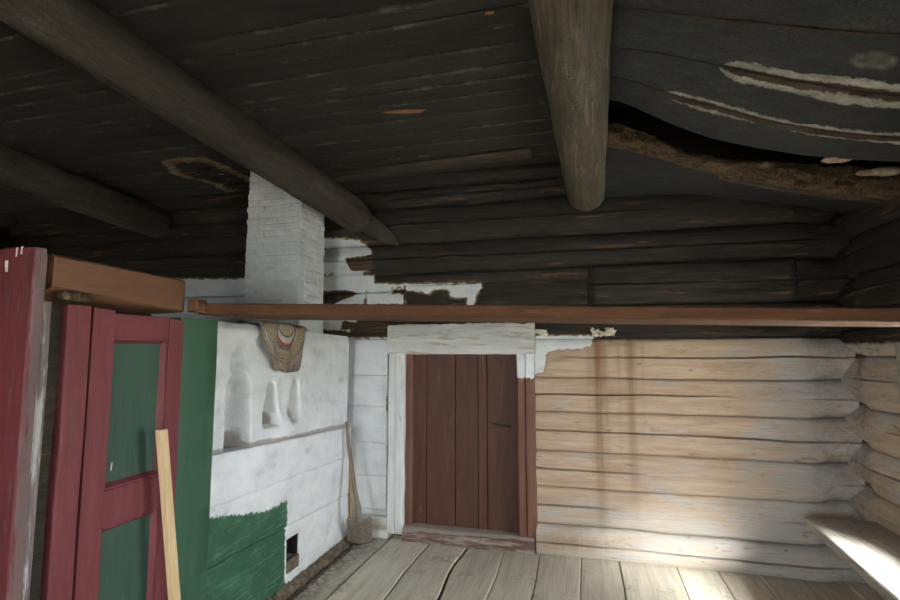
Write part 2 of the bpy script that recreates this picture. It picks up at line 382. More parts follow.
# ------------------------------------------------------------------ log walls
def bnoise(z, a, amp=.007): return amp*(n1(a*1.1, z*31.7, 2.2)+.6*n1(a*3.3, z*17.1, 5.1))
def log_mesh(axis, a0, a1, zl, zh, face, thick=.2, seam=.02, p=4.0, corner=None, cseam=.11, step=.02, proud=0.0, crack=True, sgn=1, amp=.007, wav=.006, ends=False, tcr=0.0):
    """one log; axis = run direction; the face looks to -Y (axis X) or to -X*sgn (axis Y)"""
    L = a1-a0; n = max(2, int(L/step)+1); rings = []
    base_t = [-1, -.985, -.95, -.88, -.76, -.58, -.36, -.16, .16, .36, .58, .76, .88, .95, .985, 1]
    for i in range(n):
        a = a0+L*i/(n-1)
        w = 0.0
        if corner is not None: w = float(sm(corner-.20, corner-.03, a))
        lo = zl+bnoise(zl, a, amp); hi = zh+bnoise(zh, a, amp); h = (hi-lo)/2; zc = (hi+lo)/2
        sd = seam+(cseam-seam)*w; pp = p+(2.0-p)*w
        tc = tcr + .10*n1(a*.7, zl*9.0, 3.3)+.05*n1(a*4.0, zl*5, 1.0)
        cd = .0 if not crack else .038*float(sm(-.30, .05, n1(a*.9, zl*13.0, 7.7)+.08))*(1-.5*w)
        cw = .0065/h
        ts = sorted([(t, 0) for t in base_t if abs(t-tc) > .03]+[(tc-cw, 0), (tc, 1), (tc+cw, 0)])
        # constant count
        while len(ts) < len(base_t)+3: ts.append((1, 0))
        ts = sorted(ts)
        ring = []
        e = 1.0
        if ends:
            ed = min(a-a0, a1-a)
            e = float(sm(-.01, .05, ed))
        for t, ck in ts:
            tt = min(1, abs(t))
            r = sd*(1-max(0, 1-tt**pp)**(1/pp))+cd*ck+.02*w-proud*e
            r += wav*n1(a*1.6, (zc+t*h)*4, zl*7)
            z = zc+t*h
            ring.append((a, face+r, z) if axis == 'X' else (face+sgn*r, a, z))
        for z in (hi, lo):
            ring.append((a, face+thick, z) if axis == 'X' else (face+sgn*thick, a, z))
        rings.append(ring)
    mb = MB(); mb.sweep(rings); return mb

# white paint and bare wood on the back wall, outlined on the wall plane (x, z)
def W(pts): return [tuple(onY(x, y, D-.005)[[0, 2]]) for x, y in pts]
WHITE = [W(q) for q in (
    [(300, 338), (393, 338), (393, 560), (300, 560)],
    [(322, 318), (358, 318), (346, 336), (322, 336)],
    [(323, 238), (360, 241), (372, 252), (371, 270), (358, 274), (323, 273)],
    [(321, 276), (362, 272), (366, 288), (364, 304), (321, 305)],
    [(356, 276), (373, 275), (374, 285), (480, 283), (480, 288), (358, 289)],
    [(367, 284), (391, 284), (392, 304), (367, 304)], [(390, 294), (403, 294), (404, 304), (390, 304)],
    [(405, 284), (432, 286), (428, 295), (420, 291), (405, 290)],
    [(449, 284), (480, 286), (476, 294), (472, 306), (466, 306), (466, 297), (449, 297)],
    [(150, 279), (322, 279), (322, 325), (150, 325)],
    [(534, 336), (593, 336), (592, 345), (580, 349), (551, 350), (546, 355), (544, 373), (534, 374)],
)]
BARE = [W(q) for q in (
    [(345, 259), (360, 257), (373, 255), (374, 271), (352, 271)], [(320, 291), (344, 290), (359, 293), (346, 299), (333, 304), (320, 304)],
    [(358, 322), (388, 322), (386, 333), (370, 334), (360, 331)], [(342, 320), (357, 323), (354, 330), (341, 328)],
    [(386, 396), (394, 396), (393, 414), (386, 414)], [(320, 329), (346, 331), (352, 337), (322, 337)],
)]
def back_attrs(V):
    P = V[:, [0, 2]]; front = V[:, 1] < D+.17
    w = np.full(len(V), -1.0)
    for q in WHITE: w = np.maximum(w, polysd(P, q))
    b = np.full(len(V), -1.0)
    for q in BARE: b = np.maximum(b, polysd(P, q))
    x, z = P.T
    soot = sm(1.30, 1.335, z)
    grey = sm(.75, 1.25, x)*.9+sm(.45, .1, z)*.7+sm(.7, .35, z)*sm(-.2, .5, x)*.35
    st = np.zeros(len(V))
    for cx, wd, a, bot in ((.075, .032, 1.0, .1), (.02, .014, .5, .9), (.115, .018, .6, .5), (.27, .030, .75, .3), (.20, .012, .35, .7), (.34, .010, .25, .8)):
        st = np.maximum(st, a*np.exp(-((x-cx)/wd)**2)*sm(bot-.25, 1.3, z)**.7)
    st = np.maximum(st, .5*np.exp(-((x-.12)/.22)**2-((z-.985)/.03)**2))
    st = np.maximum(st, .65*np.exp(-((x-.08)/.16)**2-((z-1.31)/.035)**2))
    st = np.maximum(st, .6*np.exp(-((x+.12)/.25)**2-((z-.08)/.05)**2))
    return dict(white=np.where(front, w, -1), bare=np.where(front, b, -1), soot=soot, grey=np.clip(grey, 0, 1.2), stain=st, mott=sm(1.12, 1.36, x)*.42*sm(1.32, 1.25, z))

wb = thing('wall_back', (0, D, 0), 'back log wall, pale hewn logs below and soot-black logs above', 'wall', kind='structure')
def blog(a0, a1, zl, zh, **k):
    at = back_attrs
    log_mesh('X', a0, a1, zl, zh, D, **k).build('log', M['log_x'], wb, attrs=at)
DL, DRr = -1.345, -.31           # door frame outer edges
LIGHT = [-.03, .165, .395, .61, .86, 1.075, 1.32]
for zl, zh in zip(LIGHT[:-1], LIGHT[1:]):
    low = zl < 0
    blog(-1.70, DL+.01, zl, zh, seam=.012, p=5, step=.012, crack=False)
    blog(DRr-.01, XR+.07, zl, zh, corner=XR-.02, cseam=.105, seam=.045 if not low else .07, p=5.0 if not low else 2.6, proud=.05 if low else 0, step=.013, tcr=.05)
blog(-5.0, XR+.07, 1.32, 1.53, corner=XR, seam=.03, p=3, step=.014, crack=False)
# upper soot-dark rows
blog(-5.0, -1.22, 1.53, 1.79, seam=.02, p=4, step=.013)
blog(-1.23, .03, 1.53, 1.70, seam=.01, p=6, step=.012, proud=-.03, crack=False)
blog(-1.23, .03, 1.70, 1.785, seam=.03, p=2.5, step=.014, crack=False, proud=.01)
blog(.02, 1.21, 1.535, 1.785, seam=.055, p=3.0, step=.02, proud=.045, ends=True)
blog(1.19, XR+.07, 1.535, 1.785, seam=.05, p=2.5, corner=XR, step=.02)
blog(-5.0, XR+.07, 1.785, 2.0, seam=.06, p=2.4, corner=XR, step=.013, proud=.02)
blog(-5.0, 1.20, 2.0, 2.255, seam=.07, p=2.3, step=.02, proud=.035, wav=.012)
blog(1.18, XR+.07, 2.0, 2.255, seam=.06, p=2.3, corner=XR, step=.02)
blog(-5.0, XR+.07, 2.255, 2.40, seam=.05, p=2.3, step=.02, proud=-.01, wav=.014)
blog(-5.0, XR+.07, 2.40, 2.85, seam=.05, p=2.3, step=.04, proud=-.03, crack=False)

mb = MB(); mb.box((-5.3, D+.17, -.1), (XR+.4, D+.32, 2.9)); mb.build('light_leak_backing', M['earth'], wb)  # unseen slab added behind the logs to stop daylight leaking in
# right wall
wr = thing('wall_right', (XR, .6, 0), 'right log wall with bulging pale logs below and dark logs above', 'wall', kind='structure')
def right_attrs(V):
    y, z = V[:, 1], V[:, 2]
    s = sm(1.20, 1.36, z)
    return dict(white=np.full(len(V), -1.0), bare=np.full(len(V), -1.0), soot=s, grey=np.clip(.45+.4*sm(3.0, 3.35, y), 0, 1), stain=np.zeros(len(V)), mott=.55*sm(2.9, 3.3, y)*sm(1.3, 1.2, z))
RW = [-.03, .06, .29, .513, .741, .95, 1.217, 1.465, 1.656, 1.866, 2.10, 2.34, 2.85]
WIN_R = [(1.85, 2.60), (-.9, .1)]
WZ = (.513, 1.217)
def spans(a0, a1, holes):
    out = []; c = a0
    for h0, h1 in sorted(holes): out.append((c, h0)); c = h1
    out.append((c, a1)); return out
for zl, zh in zip(RW[:-1], RW[1:]):
    hl = WIN_R if WZ[0]-.01 < zl < WZ[1]-.01 else []
    for a0, a1 in spans(-2.2, D+.09, hl):
        log_mesh('Y', a0, a1, zl, zh, XR, seam=.035, p=3, corner=D-.02, cseam=.11, step=.02 if a1 > 2.5 else .08, tcr=.1).build('log', M['log_y'], wr, attrs=right_attrs)
def backing(axis, face, out, holes, a0, a1, root, WZ=WZ):  # unseen slabs added behind a log wall, sealing its seams against daylight
    mb = MB(); d0, d1 = face+out*.17, face+out*.24
    def B(p0, p1, z0, z1):
        lo, hi = min(d0, d1), max(d0, d1)
        mb.box((lo, p0, z0), (hi, p1, z1)) if axis == 'Y' else mb.box((p0, lo, z0), (p1, hi, z1))
    B(a0, a1, -.1, WZ[0]); B(a0, a1, WZ[1], 2.9)
    for p0, p1 in spans(a0, a1, holes): B(p0, p1, WZ[0], WZ[1])
    mb.build("light_leak_backing", M["earth"], root)
backing('Y', XR, 1, WIN_R, -2.4, D+.3, wr)
# walls the picture does not show: left and front
wl = thing('wall_left', (-5.0, .6, 0), 'far left log wall', 'wall', kind='structure')
for zl, zh in zip(RW[:-1], RW[1:]):
    log_mesh('Y', -2.2, D+.05, zl, zh, -5.0, seam=.05, p=2.5, step=.2, crack=False, sgn=-1).build('log', M['log_y'], wl, attrs=right_attrs)
wf_ = thing('wall_front', (0, -2.2, 0), 'front log wall', 'wall', kind='structure')
WIN_F = [(-1.25, -.35)]
WZF = (.741, 1.656)
for zl, zh in zip(RW[:-1], RW[1:]):
    hl = WIN_F if WZF[0]-.01 < zl < WZF[1]-.01 else []
    for a0, a1 in spans(-5.05, XR+.1, hl):
        mb = log_mesh('X', a0, a1, zl, zh, 0, seam=.05, p=2.5, step=.2, crack=False)
        mb.v = [(x, -2.2-y, z) for x, y, z in mb.v]
        mb.build('log', M['log_x'], wf_, attrs=right_attrs)

# windows (just outside the picture) that light the room
def window(k, axis, a0, a1, face, out, label, WZ=WZ, sill=0.0, wide=.075):
    z0, z1 = WZ[0]+sill, WZ[1]
    w = thing('window_%d' % k, (face, (a0+a1)/2, z0) if axis == 'Y' else ((a0+a1)/2, face, z0), label, 'window', kind='structure')
    def P(a, d, z): return (face+out*d, a, z) if axis == 'Y' else (a, face+out*d, z)
    def B(mb, a, b, **k): 
        lo = [min(p, q) for p, q in zip(P(*a), P(*b))]; hi = [max(p, q) for p, q in zip(P(*a), P(*b))]
        return mb.box(lo, hi, **k)
    cs = MB(); c = .075
    B(cs, (a0-c, -.045, z0-.05), (a0+.01, -.005, z1+.07), bev=.006); B(cs, (a1-.01, -.045, z0-.05), (a1+wide, -.005, z1+.07), bev=.006)
    B(cs, (a0-c, -.05, z1-.01), (a1+c, -.005, z1+.08), bev=.006)
    cs.build('window_casing', M['bench'], w)
    fr = MB(); t = .035
    for q in (a0, (a0+a1)/2-t/2, a1-t): B(fr, (q, .12, z0), (q+t, .16, z1))
    for q in (z0, (z0*.45+z1*.55), z1-t): B(fr, (a0, .125, q), (a1, .155, q+t))
    fr.build('window_frame', M['frame'], w)
    gl = MB(); B(gl, (a0, .138, z0), (a1, .142, z1)); gl.build('pane', M['glass'], w)
    si = MB(); B(si, (a0-.02, -.03, z0-.02), (a1+.02, .17, z0+.012), bev=.004)
    if sill: B(si, (a0, .0, WZ[0]), (a1, .165, z0-.018)); si.build('window_sill', M['frame'], w)
    # daylight portal in the opening
    li = bpy.data.lights.new('window_daylight_portal', 'AREA'); li.shape = 'RECTANGLE'; li.size = (a1-a0)*S; li.size_y = (z1-z0)*S; li.cycles.is_portal = True
    lo = bpy.data.objects.new('window_daylight_portal', li); COL.objects.link(lo)
    lo.location = np.array(P((a0+a1)/2, .22, (z0+z1)/2))*S
    d = Vector((-out, 0, 0)) if axis == 'Y' else Vector((0, -out, 0))
    lo.rotation_euler = d.to_track_quat('-Z', 'Z').to_euler(); tag(lo, kind='helper')
window(1, 'Y', *WIN_R[0], XR, 1, 'window in the right log wall above the bench', sill=.10, wide=.165)
window(2, 'Y', *WIN_R[1], XR, 1, 'second window in the right log wall')
window(3, 'X', *WIN_F[0], -2.2, -1, 'window in the front wall', WZF)
backing('X', -2.2, -1, WIN_F, -5.3, XR+.4, wf_, WZF); backing('Y', -5.0, -1, [], -2.4, D+.3, wl)

# ------------------------------------------------------------------ floor
fl = MB()
seams = [float(onZ(x, 548, 0)[0]) for x in (379, 425, 466, 506, 542, 581, 617, 668, 704)]
xs = [-5.0, -4.7, -4.4, -4.1, -3.8, -3.5, -3.2, -2.9, -2.6, -2.3, -2.0, -1.72, -1.46]+seams
while xs[-1] < XR: xs.append(xs[-1]+.21)
gap = {round(seams[2], 4): .008, round(seams[1], 4): .004, round(seams[0], 4): .005}
def seam_x(x, y):
    r = round(x, 4)
    if x in seams[:7] or r in gap: 
        wob = .012 if r != round(seams[2], 4) else .028
        return x+wob*n1(y*2.3, x*7, 1.1)
    return x+.004*n1(y*1.5, x*7, 1.1)
ys = np.linspace(-2.2, D+.02, 150)
for i in range(len(xs)-1):
    a, b = xs[i], xs[i+1]; ga = gap.get(round(a, 4), .0012); gb = gap.get(round(b, 4), .0012)
    vis = b > -1.75
    Y = ys if vis else ys[::30]
    dz = -.004+.008*rng.random()
    if abs(b+1.46) < .01: dz = -.03
    rings = []
    for y in Y:
        x0 = seam_x(a, y)+ga; x1 = seam_x(b, y)-gb; z = dz+.005*n1(y*1.2, a*3, 4)
        if i == 0: x0 = a
        cup = .003*n1(a*9, 3, y*.6)
        rings.append([(x0, y, -.05), (x0, y, z-.006), (x0+.006, y, z), ((x0+x1)/2, y, z+cup), (x1-.006, y, z), (x1, y, z-.006), (x1, y, -.05)])
    fl.sweep(rings, tint=float(rng.random()))
fl.box((-5.05, -2.25, -.14), (XR+.1, D+.1, -.052), tint=0.0, dirt=1.0)
def fl_at(V):
    x, y, z = V.T
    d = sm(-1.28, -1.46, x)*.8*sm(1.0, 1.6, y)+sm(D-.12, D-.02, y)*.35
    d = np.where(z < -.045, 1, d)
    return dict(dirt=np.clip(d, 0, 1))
tag(fl.build('floor', M['floor'], loc=(0, 0, 0), attrs=fl_at), 'worn grey plank floor', 'floor', kind='structure')
# ------------------------------------------------------------------ ceiling
ZC = 2.43
ce = MB()
yb = [-2.2]
yl = [float(onZ(400, y, ZC)[1]) for y in (8, 26, 44, 63, 81, 92, 105, 121, 136)]
while yb[-1]+.17 < yl[0]-.05: yb.append(yb[-1]+.17*(.9+.2*rng.random()))
yb += yl
while yb[-1] < 3.2: yb.append(yb[-1]+.16)
XB = .10
xsn = np.linspace(-5.0, XB, 180)
for i in range(len(yb)-1):
    a, b = yb[i]+.0012, yb[i+1]-.0012; dz = .004*rng.random()
    rings = []; T = float(rng.random())
    for x in xsn:
        z = ZC+dz+.008*n1(x*.8, a*5, 2)+.004*n1(x*2.5, a*5, 7)
        e0 = a+.004*n1(x*2, a*11, 0); e1 = b+.004*n1(x*2, b*11, 0)
        rings.append([(x, e0, z+.04), (x, e0, z+.005), (x, e0+.006, z+.001), (x, e0+.018, z), (x, e1-.018, z), (x, e1-.006, z+.001), (x, e1, z+.005), (x, e1, z+.04)])
    o = len(ce.v); ce.sweep(rings, tint=T, edge=np.tile([1, 1, 1, 0, 0, 1, 1, 1], len(xsn)))
ROTP = [tuple(onZ(x, y, ZC)[:2]) for x, y in [(160, 161), (180, 158), (205, 157), (235, 170), (262, 185), (262, 212), (240, 210), (225, 190), (200, 182), (175, 177)]]
ROTP2 = [tuple(onZ(x, y, ZC)[:2]) for x, y in [(228, 186), (262, 186), (262, 218), (244, 216), (232, 200)]]
PALEP = [[tuple(onZ(x, y, ZC)[:2]) for x, y in q] for q in ([(158, 164), (172, 163), (182, 167), (178, 176), (168, 176)],)]
SCARP = [[tuple(onZ(x, y, ZC)[:2]) for x, y in q] for q in ([(382, 112), (400, 109.5), (426, 109), (420, 112), (402, 113)], [(485, 12), (494, 11), (493, 13.5), (485, 14)], [(390, 75), (404, 73), (404, 75.5), (391, 76.5)], [(352, 71), (366, 67.5), (367, 69.5), (354, 73)])]
def ce_at(V):
    P = V[:, :2]
    r = np.maximum(polysd(P, ROTP), polysd(P, ROTP2)); pl = np.full(len(V), -1.0)
    for q in []: pl = np.maximum(pl, polysd(P, q))
    return dict(rot=r, pale=pl, core=np.full(len(V), -1.0))
tag(ce.build('ceiling', M['ceil'], loc=(0, 0, ZC), attrs=ce_at), 'soot-black board ceiling', 'ceiling', kind='structure')
# torn, lighter splinters on the ceiling boards
M['scar'] = simple('fresh_orange_splinter', (.20, .085, .035), (.42, .20, .09), (6, 40, 40), .8, .3)
for q in SCARP[:2]:
    mb = MB(); nq = len(q)
    mb.add([(x, y, ZC-.004) for x, y in q]+[(x, y, ZC+.02) for x, y in q], [tuple(range(nq)), tuple(range(2*nq-1, nq-1, -1))]+[(i, (i+1) % nq, nq+(i+1) % nq, nq+i) for i in range(nq)])
    tag(mb.build('ceiling_splinter', M['scar']), 'long orange splinter of torn wood on the black ceiling' if q is SCARP[0] else 'tiny orange splinter on the ceiling near the round log', 'splinter', kind='thing')
# outer roof deck above the gaps
mb = MB(); mb.box((-5.2, -2.4, 2.85), (XR+.25, D+.25, 2.9)); tag(mb.build('ceiling_upper', M['earth']), 'dark roof deck above the ceiling gaps', 'ceiling', kind='structure')

# ------------------------------------------------------------------ sagging boards of the right bay
def seamline(pts, Y, xend=XR-.03):
    P = [onY(x, y, Y) for x, y in pts]
    P.sort(key=lambda p: p[0])
    xs = np.array([p[0] for p in P]); zs = np.array([p[2] for p in P])
    k = (zs[-1]-zs[-3])/(xs[-1]-xs[-3])
    xs = np.append(xs, xend+.3); zs = np.append(zs, zs[-1]+k*.55*(xend+.3-xs[-2]))
    def f(x): 
        z = np.interp(x, xs, zs)
        return z
    def g(x): return float(np.mean([f(x+o) for o in (-.09, -.06, -.03, 0, .03, .06, .09)]))
    return g
S1 = seamline([(612, 8), (690, 17), (768, 25), (830, 31), (900, 37)], 1.74)
S2 = seamline([(612, 47), (660, 55), (714, 66), (780, 80), (840, 91), (900, 98)], 1.97)
S3 = seamline([(612, 75), (650, 88), (672, 97), (710, 106), (760, 120), (800, 129), (850, 136), (900, 140)], 2.184)
S4 = seamline([(612, 98), (650, 117), (697, 137), (740, 147), (780, 154), (830, 160), (900, 163)], 2.393)
S5 = seamline([(606, 144), (665, 159), (708, 172), (760, 183), (830, 193), (900, 201)], 2.60)
SB = seamline([(607, 172), (665, 180), (708, 187), (760, 196), (830, 210), (900, 221)], 2.95)
S6 = seamline([(607, 197), (690, 194), (800, 206), (840, 213)], 3.27)
def flat(x): return ZC
def near(x): return ZC-.10*float(sm(.1, 1.4, x))
def near2(x): return ZC-.16*float(sm(.1, 1.4, x))
def board(y0, f0, y1, f1, th, name, mat, label, attrs=None, x0=.115, x1=XR+.015, rough=0.0, grp='sagging ceiling boards of the right bay'):
    xs = np.linspace(x0, x1, 130); vs = np.linspace(0, 1, 15); rings = []
    for x in xs:
        za, zb = f0(x), f1(x); lo = []; hi = []
        for v in vs:
            y = y0+.003+(y1-y0-.006)*v; z = za+(zb-za)*v - .010*math.sin(math.pi*v)*0
            e = min(v, 1-v); z += .006*(1-sm(0, .06, e))+.003*n1(x*2, y*9, 1)
            y += (.004*n1(x*4, y*3, 2) if v in (0.0, 1.0) else 0)
            z += rough*n1(x*9, y*14, 3)
            lo.append((x, y, z)); hi.append((x, y, z+th))
        rings.append(lo+hi[::-1])
    mb = MB(); mb.sweep(rings, tint=float(.3+.5*rng.random()))
    o = mb.build(name, mat, attrs=attrs); tag(o, label, 'board', grp, 'thing'); return o
def xpx(x, y, Y): return float(onY(x, y, Y)[0])
# rot streaks: distance from the decayed seam
def rot_at(seams_):
    def f(V):
        pale = np.full(len(V), -1.0); core = np.full(len(V), -1.0)
        for (ys, x0, x1, hw, cw) in seams_:
            x, y = V[:, 0], V[:, 1]
            prof = np.array([n1(q*5, ys*3, 9) for q in x])
            taper = sm(x0-.03, x0+.08, x)*(1-sm(x1, x1+.05, x))
            w = (hw+.012*prof)*taper-.03*(1-taper)
            pale = np.maximum(pale, w-np.abs(y-ys)); core = np.maximum(core, np.where(taper > .02, cw*taper-np.abs(y-ys+.01*prof), -1))
        return dict(pale=pale, core=core, rot=np.full(len(V), -1.0))
    return f
xr2 = xpx(714, 66, 1.97); xr3 = xpx(655, 91, 2.184)
RS2 = (1.97, xr2, 2.0, .052, .022); RS3 = (2.184, xr3, 2.0, .036, .020)
RS1 = (1.74, .35, 2.0, .003, .009); RS4 = (2.393, xpx(775, 152, 2.393), xpx(808, 158, 2.393), .010, -.02)
OV = [tuple(onY(x, y, 1.86)[[0]])+(1.0,) for x, y in ((870, 50),)]
def b2(V):
    d = rot_at([RS1, RS2])(V)
    cx = xpx(870, 51, 1.85); e = np.hypot((V[:, 0]-cx)/.062, (V[:, 1]-1.835)/.030)
    d['mark'] = np.clip(.8*np.exp(-((e-.85)/.16)**2)+.5*np.exp(-(e/.4)**2)+.3*(e < .85), 0, 1); return d
board(1.42, near, 1.74, S1, .035, 'sagging_board', M['sag'], 'dark sagging board at the top edge, before the one with the oval mark', rot_at([RS1]))
board(1.74, S1, 1.97, S2, .035, 'sagging_board', M['sag'], 'dark sagging board with a small pale oval mark beside the white rot streak', b2)
board(1.97, S2, 2.184, S3, .035, 'sagging_board', M['sag'], 'dark sagging board between the white rot streak and the narrower one', rot_at([RS2, RS3]))
board(2.184, S3, 2.393, S4, .035, 'sagging_board', M['sag'], 'dark sagging board whose free edge hangs above the black gap', rot_at([RS3, RS4]))
mb = MB()                                                     # the rest of the right bay, nearer than the picture shows
for k in range(12):
    y0 = -2.2+k*.3; mb.box((.08, y0, ZC), (XR+.05, y0+.296, ZC+.035), tint=.5)
tag(mb.build('ceiling_near', M['ceil']), 'flat part of the dark board ceiling', 'ceiling', kind='structure')
# the fallen boards with their rotten edge
rb = thing('rotten_board', (.75, 2.9, 2.0), 'thick fallen board with crumbling brown rotten edge below the black gap', 'board')
TOP5 = seamline([(609, 123), (645, 132), (680, 149), (693, 155), (760, 161), (830, 166), (900, 170)], 2.60)
mb = MB(); xs = np.linspace(.115, XR+.005, 150); rings = []
for x in xs:
    a, b = TOP5(x), S5(x); r = []
    for j, t in enumerate(np.linspace(0, 1, 9)):
        z = b+(a-b)*t; yy = 2.60-.03*math.sin(t*math.pi)+.028*n1(x*11, z*22, 1)+.014*n1(x*31, z*40, 3)
        z2 = z+(.022*n1(x*13, 5, 5)+.012*n1(x*37, 5, 5) if t > .8 else 0)
        r.append((x, yy, z2))
    r += [(x, 2.72, a+.01), (x, 2.72, b+.02)]
    rings.append(r)
mb.sweep(rings); mb.build('rotten_edge', M['rot'], rb)
mb = MB(); rings = []
for x in xs:
    lo = []; hi = []
    for t in np.linspace(0, 1, 8):
        y = 2.63+(3.27-2.63)*t; z = (S5(x)+.004)*(1-t)+S6(x)*t + .006*n1(x*2, y*3, 6) if True else 0
        lo.append((x, y, z)); hi.append((x, y, z+.05))
    rings.append(lo+hi[::-1])
mb.sweep(rings, tint=.45); mb.build('board_underside', M['sag'], rb)
def fungus(px, py, Y, rx, rz, label):
    c = onY(px, py, Y); mb = MB(); rings = []
    for i in range(9):
        a = math.pi*i/8; R = math.sin(a)**.6; z = math.cos(a)
        rings.append([(c[0]+rx*R*math.cos(t)*(1+.12*n1(t*2, px, 1)), c[1]+.035*R*math.sin(t)-.0, c[2]+rz*z*(.9+.2*math.cos(t))) for t in np.linspace(0, 2*math.pi, 20, endpoint=False)])
    mb.sweep(rings); tag(mb.build('bracket_fungus', M['fungus'], jitter=.006, jf=30), label, 'fungus', 'bracket fungi on the rotten board', 'thing')
fungus(879, 172, 2.57, .085, .021, 'long oval bracket fungus on the rotten board edge')
fungus(838, 159, 2.40, .060, .010, 'small grey bracket fungus on the free edge of the sagging board')

# ------------------------------------------------------------------ beams
def beam_log(c0, r0, c1, r1, flatb=1.0, n=60, m=20, wob=.006, sq=2.0, tint=.5, y_ext=None):
    c0, c1 = np.array(c0, float), np.array(c1, float); rings = []
    for i in range(n):
        t = i/(n-1); c = c0+(c1-c0)*t; r = r0+(r1-r0)*t; ring = []
        for k in range(m):
            a = 2*math.pi*k/m+math.pi/4; ca, sa = math.cos(a), math.sin(a)
            q = (abs(ca)**sq+abs(sa)**sq)**(-1/sq)
            rr = r*q*(1+wob/r*n1(ca*1.2, sa*1.2, t*5+c0[0]))
            ring.append((c[0]+rr*ca, c[1], c[2]+rr*sa*flatb))
        rings.append(ring)
    return rings
# round grey log in the middle
def px_center(xc, yc, half, Y):
    p = onY(xc, yc, Y); dep = (p-CP)@fw; return p, half/F*dep
p0, r0 = px_center(571, 0, 43, 1.62); p1, r1 = px_center(586, 193, 18.5, 3.30)
k = (p1-p0)/(p1[1]-p0[1]); pn_ = p0+k*(-2.2-p0[1]); 
r0 = .135
mb = MB(); mb.sweep(beam_log((pn_[0], -2.2, p0[2]+.0), .135, (p0[0], 1.62, p0[2]), r0, n=24)[:-1]+beam_log(p0, r0, (p1[0], 3.30, p1[2]), r1, n=50), tint=.5)
BEAMROUND = mb.build('ceiling_beam', M['roundlog'])
tag(BEAMROUND, 'thick round grey log beam running under the ceiling towards the door wall', 'beam', 'beams under the ceiling', 'thing')
# left round beam
p0 = onZ(0, 166, 2.30); r0 = 20/F*((p0-CP)@fw); p1 = onY(158, 223, 3.32); r1 = 15.5/F*((p1-CP)@fw)
k = (p1-p0)/(p1[1]-p0[1]); pn_ = p0+k*(-2.0-p0[1]); rn = r0+(r0-r1)*(-2.0-p0[1])/(p0[1]-p1[1])*-1*0
mb = MB(); mb.sweep(beam_log((pn_[0], -2.2, 2.30), r0, (p0[0], p0[1], p0[2]), r0, n=24)[:-1]+beam_log(p0, r0, p1, r1, n=40), tint=.35)
tag(mb.build('ceiling_beam', M['beam']), 'dark round log beam nearest the left edge above the red boards', 'beam', 'beams under the ceiling', 'thing')
# main hewn beam beside the chimney
u1 = onY(364, 208, 3.28); l1 = onY(372, 240, 3.28)
V0 = np.array([.102, 1.0, -.114])
def sight(px, py, Y):            # the point at depth Y on the sight line of a beam edge
    c = CP+V0*Y; p = CP+ray(px, py)/ray(px, py)[1]*Y; return p
rings = []
bt = thing('ceiling_beam', (-1.6, 2.2, 2.2), 'wide hewn dark beam crossing the ceiling beside the white chimney', 'beam', 'beams under the ceiling')
def edge_pt(pxA, pxB, Y):        # point of the image line A-B (a 3-D edge) at depth Y
    lo, hi = -2.5, 1.6
    A = np.array(pxA, float); B = np.array(pxB, float)
    f = lambda t: A+(B-A)*t
    # the edge plane through camera meets Y=const in a line; take the one with the beam direction from V0
    return None
nrm = lambda a, b: np.cross(ray(*a), ray(*b))
NU = nrm((90, 0), (365, 203)); NL = nrm((0, 20), (330, 219))
dU = np.cross(NU, NL); dU /= dU[1]                                # beam direction = where both sight planes meet
def beam_sec(Y):
    V = CP+dU*Y                                                  # vanishing point at this depth
    # directions, inside the plane Y, of the two sight planes
    def dirn(N): d = np.array([-N[2], 0, N[0]]); d /= np.linalg.norm(d); return d if d[0] < 0 else -d
    return V, dirn(NU), dirn(NL)
Vc, a_, b_ = beam_sec(2.0)
half = math.acos(float(np.clip(a_@b_, -1, 1)))/2
bis = (a_+b_)/np.linalg.norm(a_+b_)
RB = .104; RT = math.radians(50)
mb = MB()
rings = []
for Y in np.linspace(-2.2, 3.08, 80):
    V, a_, b_ = beam_sec(Y)
    c = V+bis*(RB/math.sin(half)); ring = []
    for k in range(24):
        a = 2*math.pi*k/24+.2; ca, sa = math.cos(a), math.sin(a); sq = 3.4
        q = (abs(ca)**sq+abs(sa)**sq)**(-1/sq)*.97
        r = RB*q*(1+.05*n1(ca*1.5, sa*1.5, Y*1.1))
        if Y > 2.98: r *= 1-.15*(Y-2.98)/.1
        # local frame: e1 along the bisector (away from the camera axis), e2 across
        e2 = np.array([-bis[2], 0, bis[0]]); r *= .90; ca2, sa2 = math.cos(a+RT), math.sin(a+RT)
        ring.append(tuple(c+bis*r*ca2+e2*r*sa2))
    rings.append(ring)
mb.sweep(rings, tint=.55); mb.build('beam_log', M['beam'], bt)
# tapering tongue at the beam's end
mb = MB(); rings = []
t0 = onY(352, 212, 3.10); 
for i, t in enumerate(np.linspace(0, 1, 14)):
    ctr = np.array(onY(300+98*t, 180+63.5*t, 2.55+.74*t)); w = .095*(1-t)**.5+.018; hgt = .075*(1-t)**.55+.014
    if i == 0: pass
    ring = []
    for k in range(12):
        a = 2*math.pi*k/12; sq = 3; ca, sa = math.cos(a), math.sin(a); q = (abs(ca)**sq+abs(sa)**sq)**(-1/sq)
        ring.append((ctr[0]+w*q*ca*.7, ctr[1], ctr[2]+hgt*q*sa+.02*ca*w/.085))
    rings.append(ring)
mb.sweep(rings, tint=.5); mb.build('beam_tongue', M['beam'], bt)
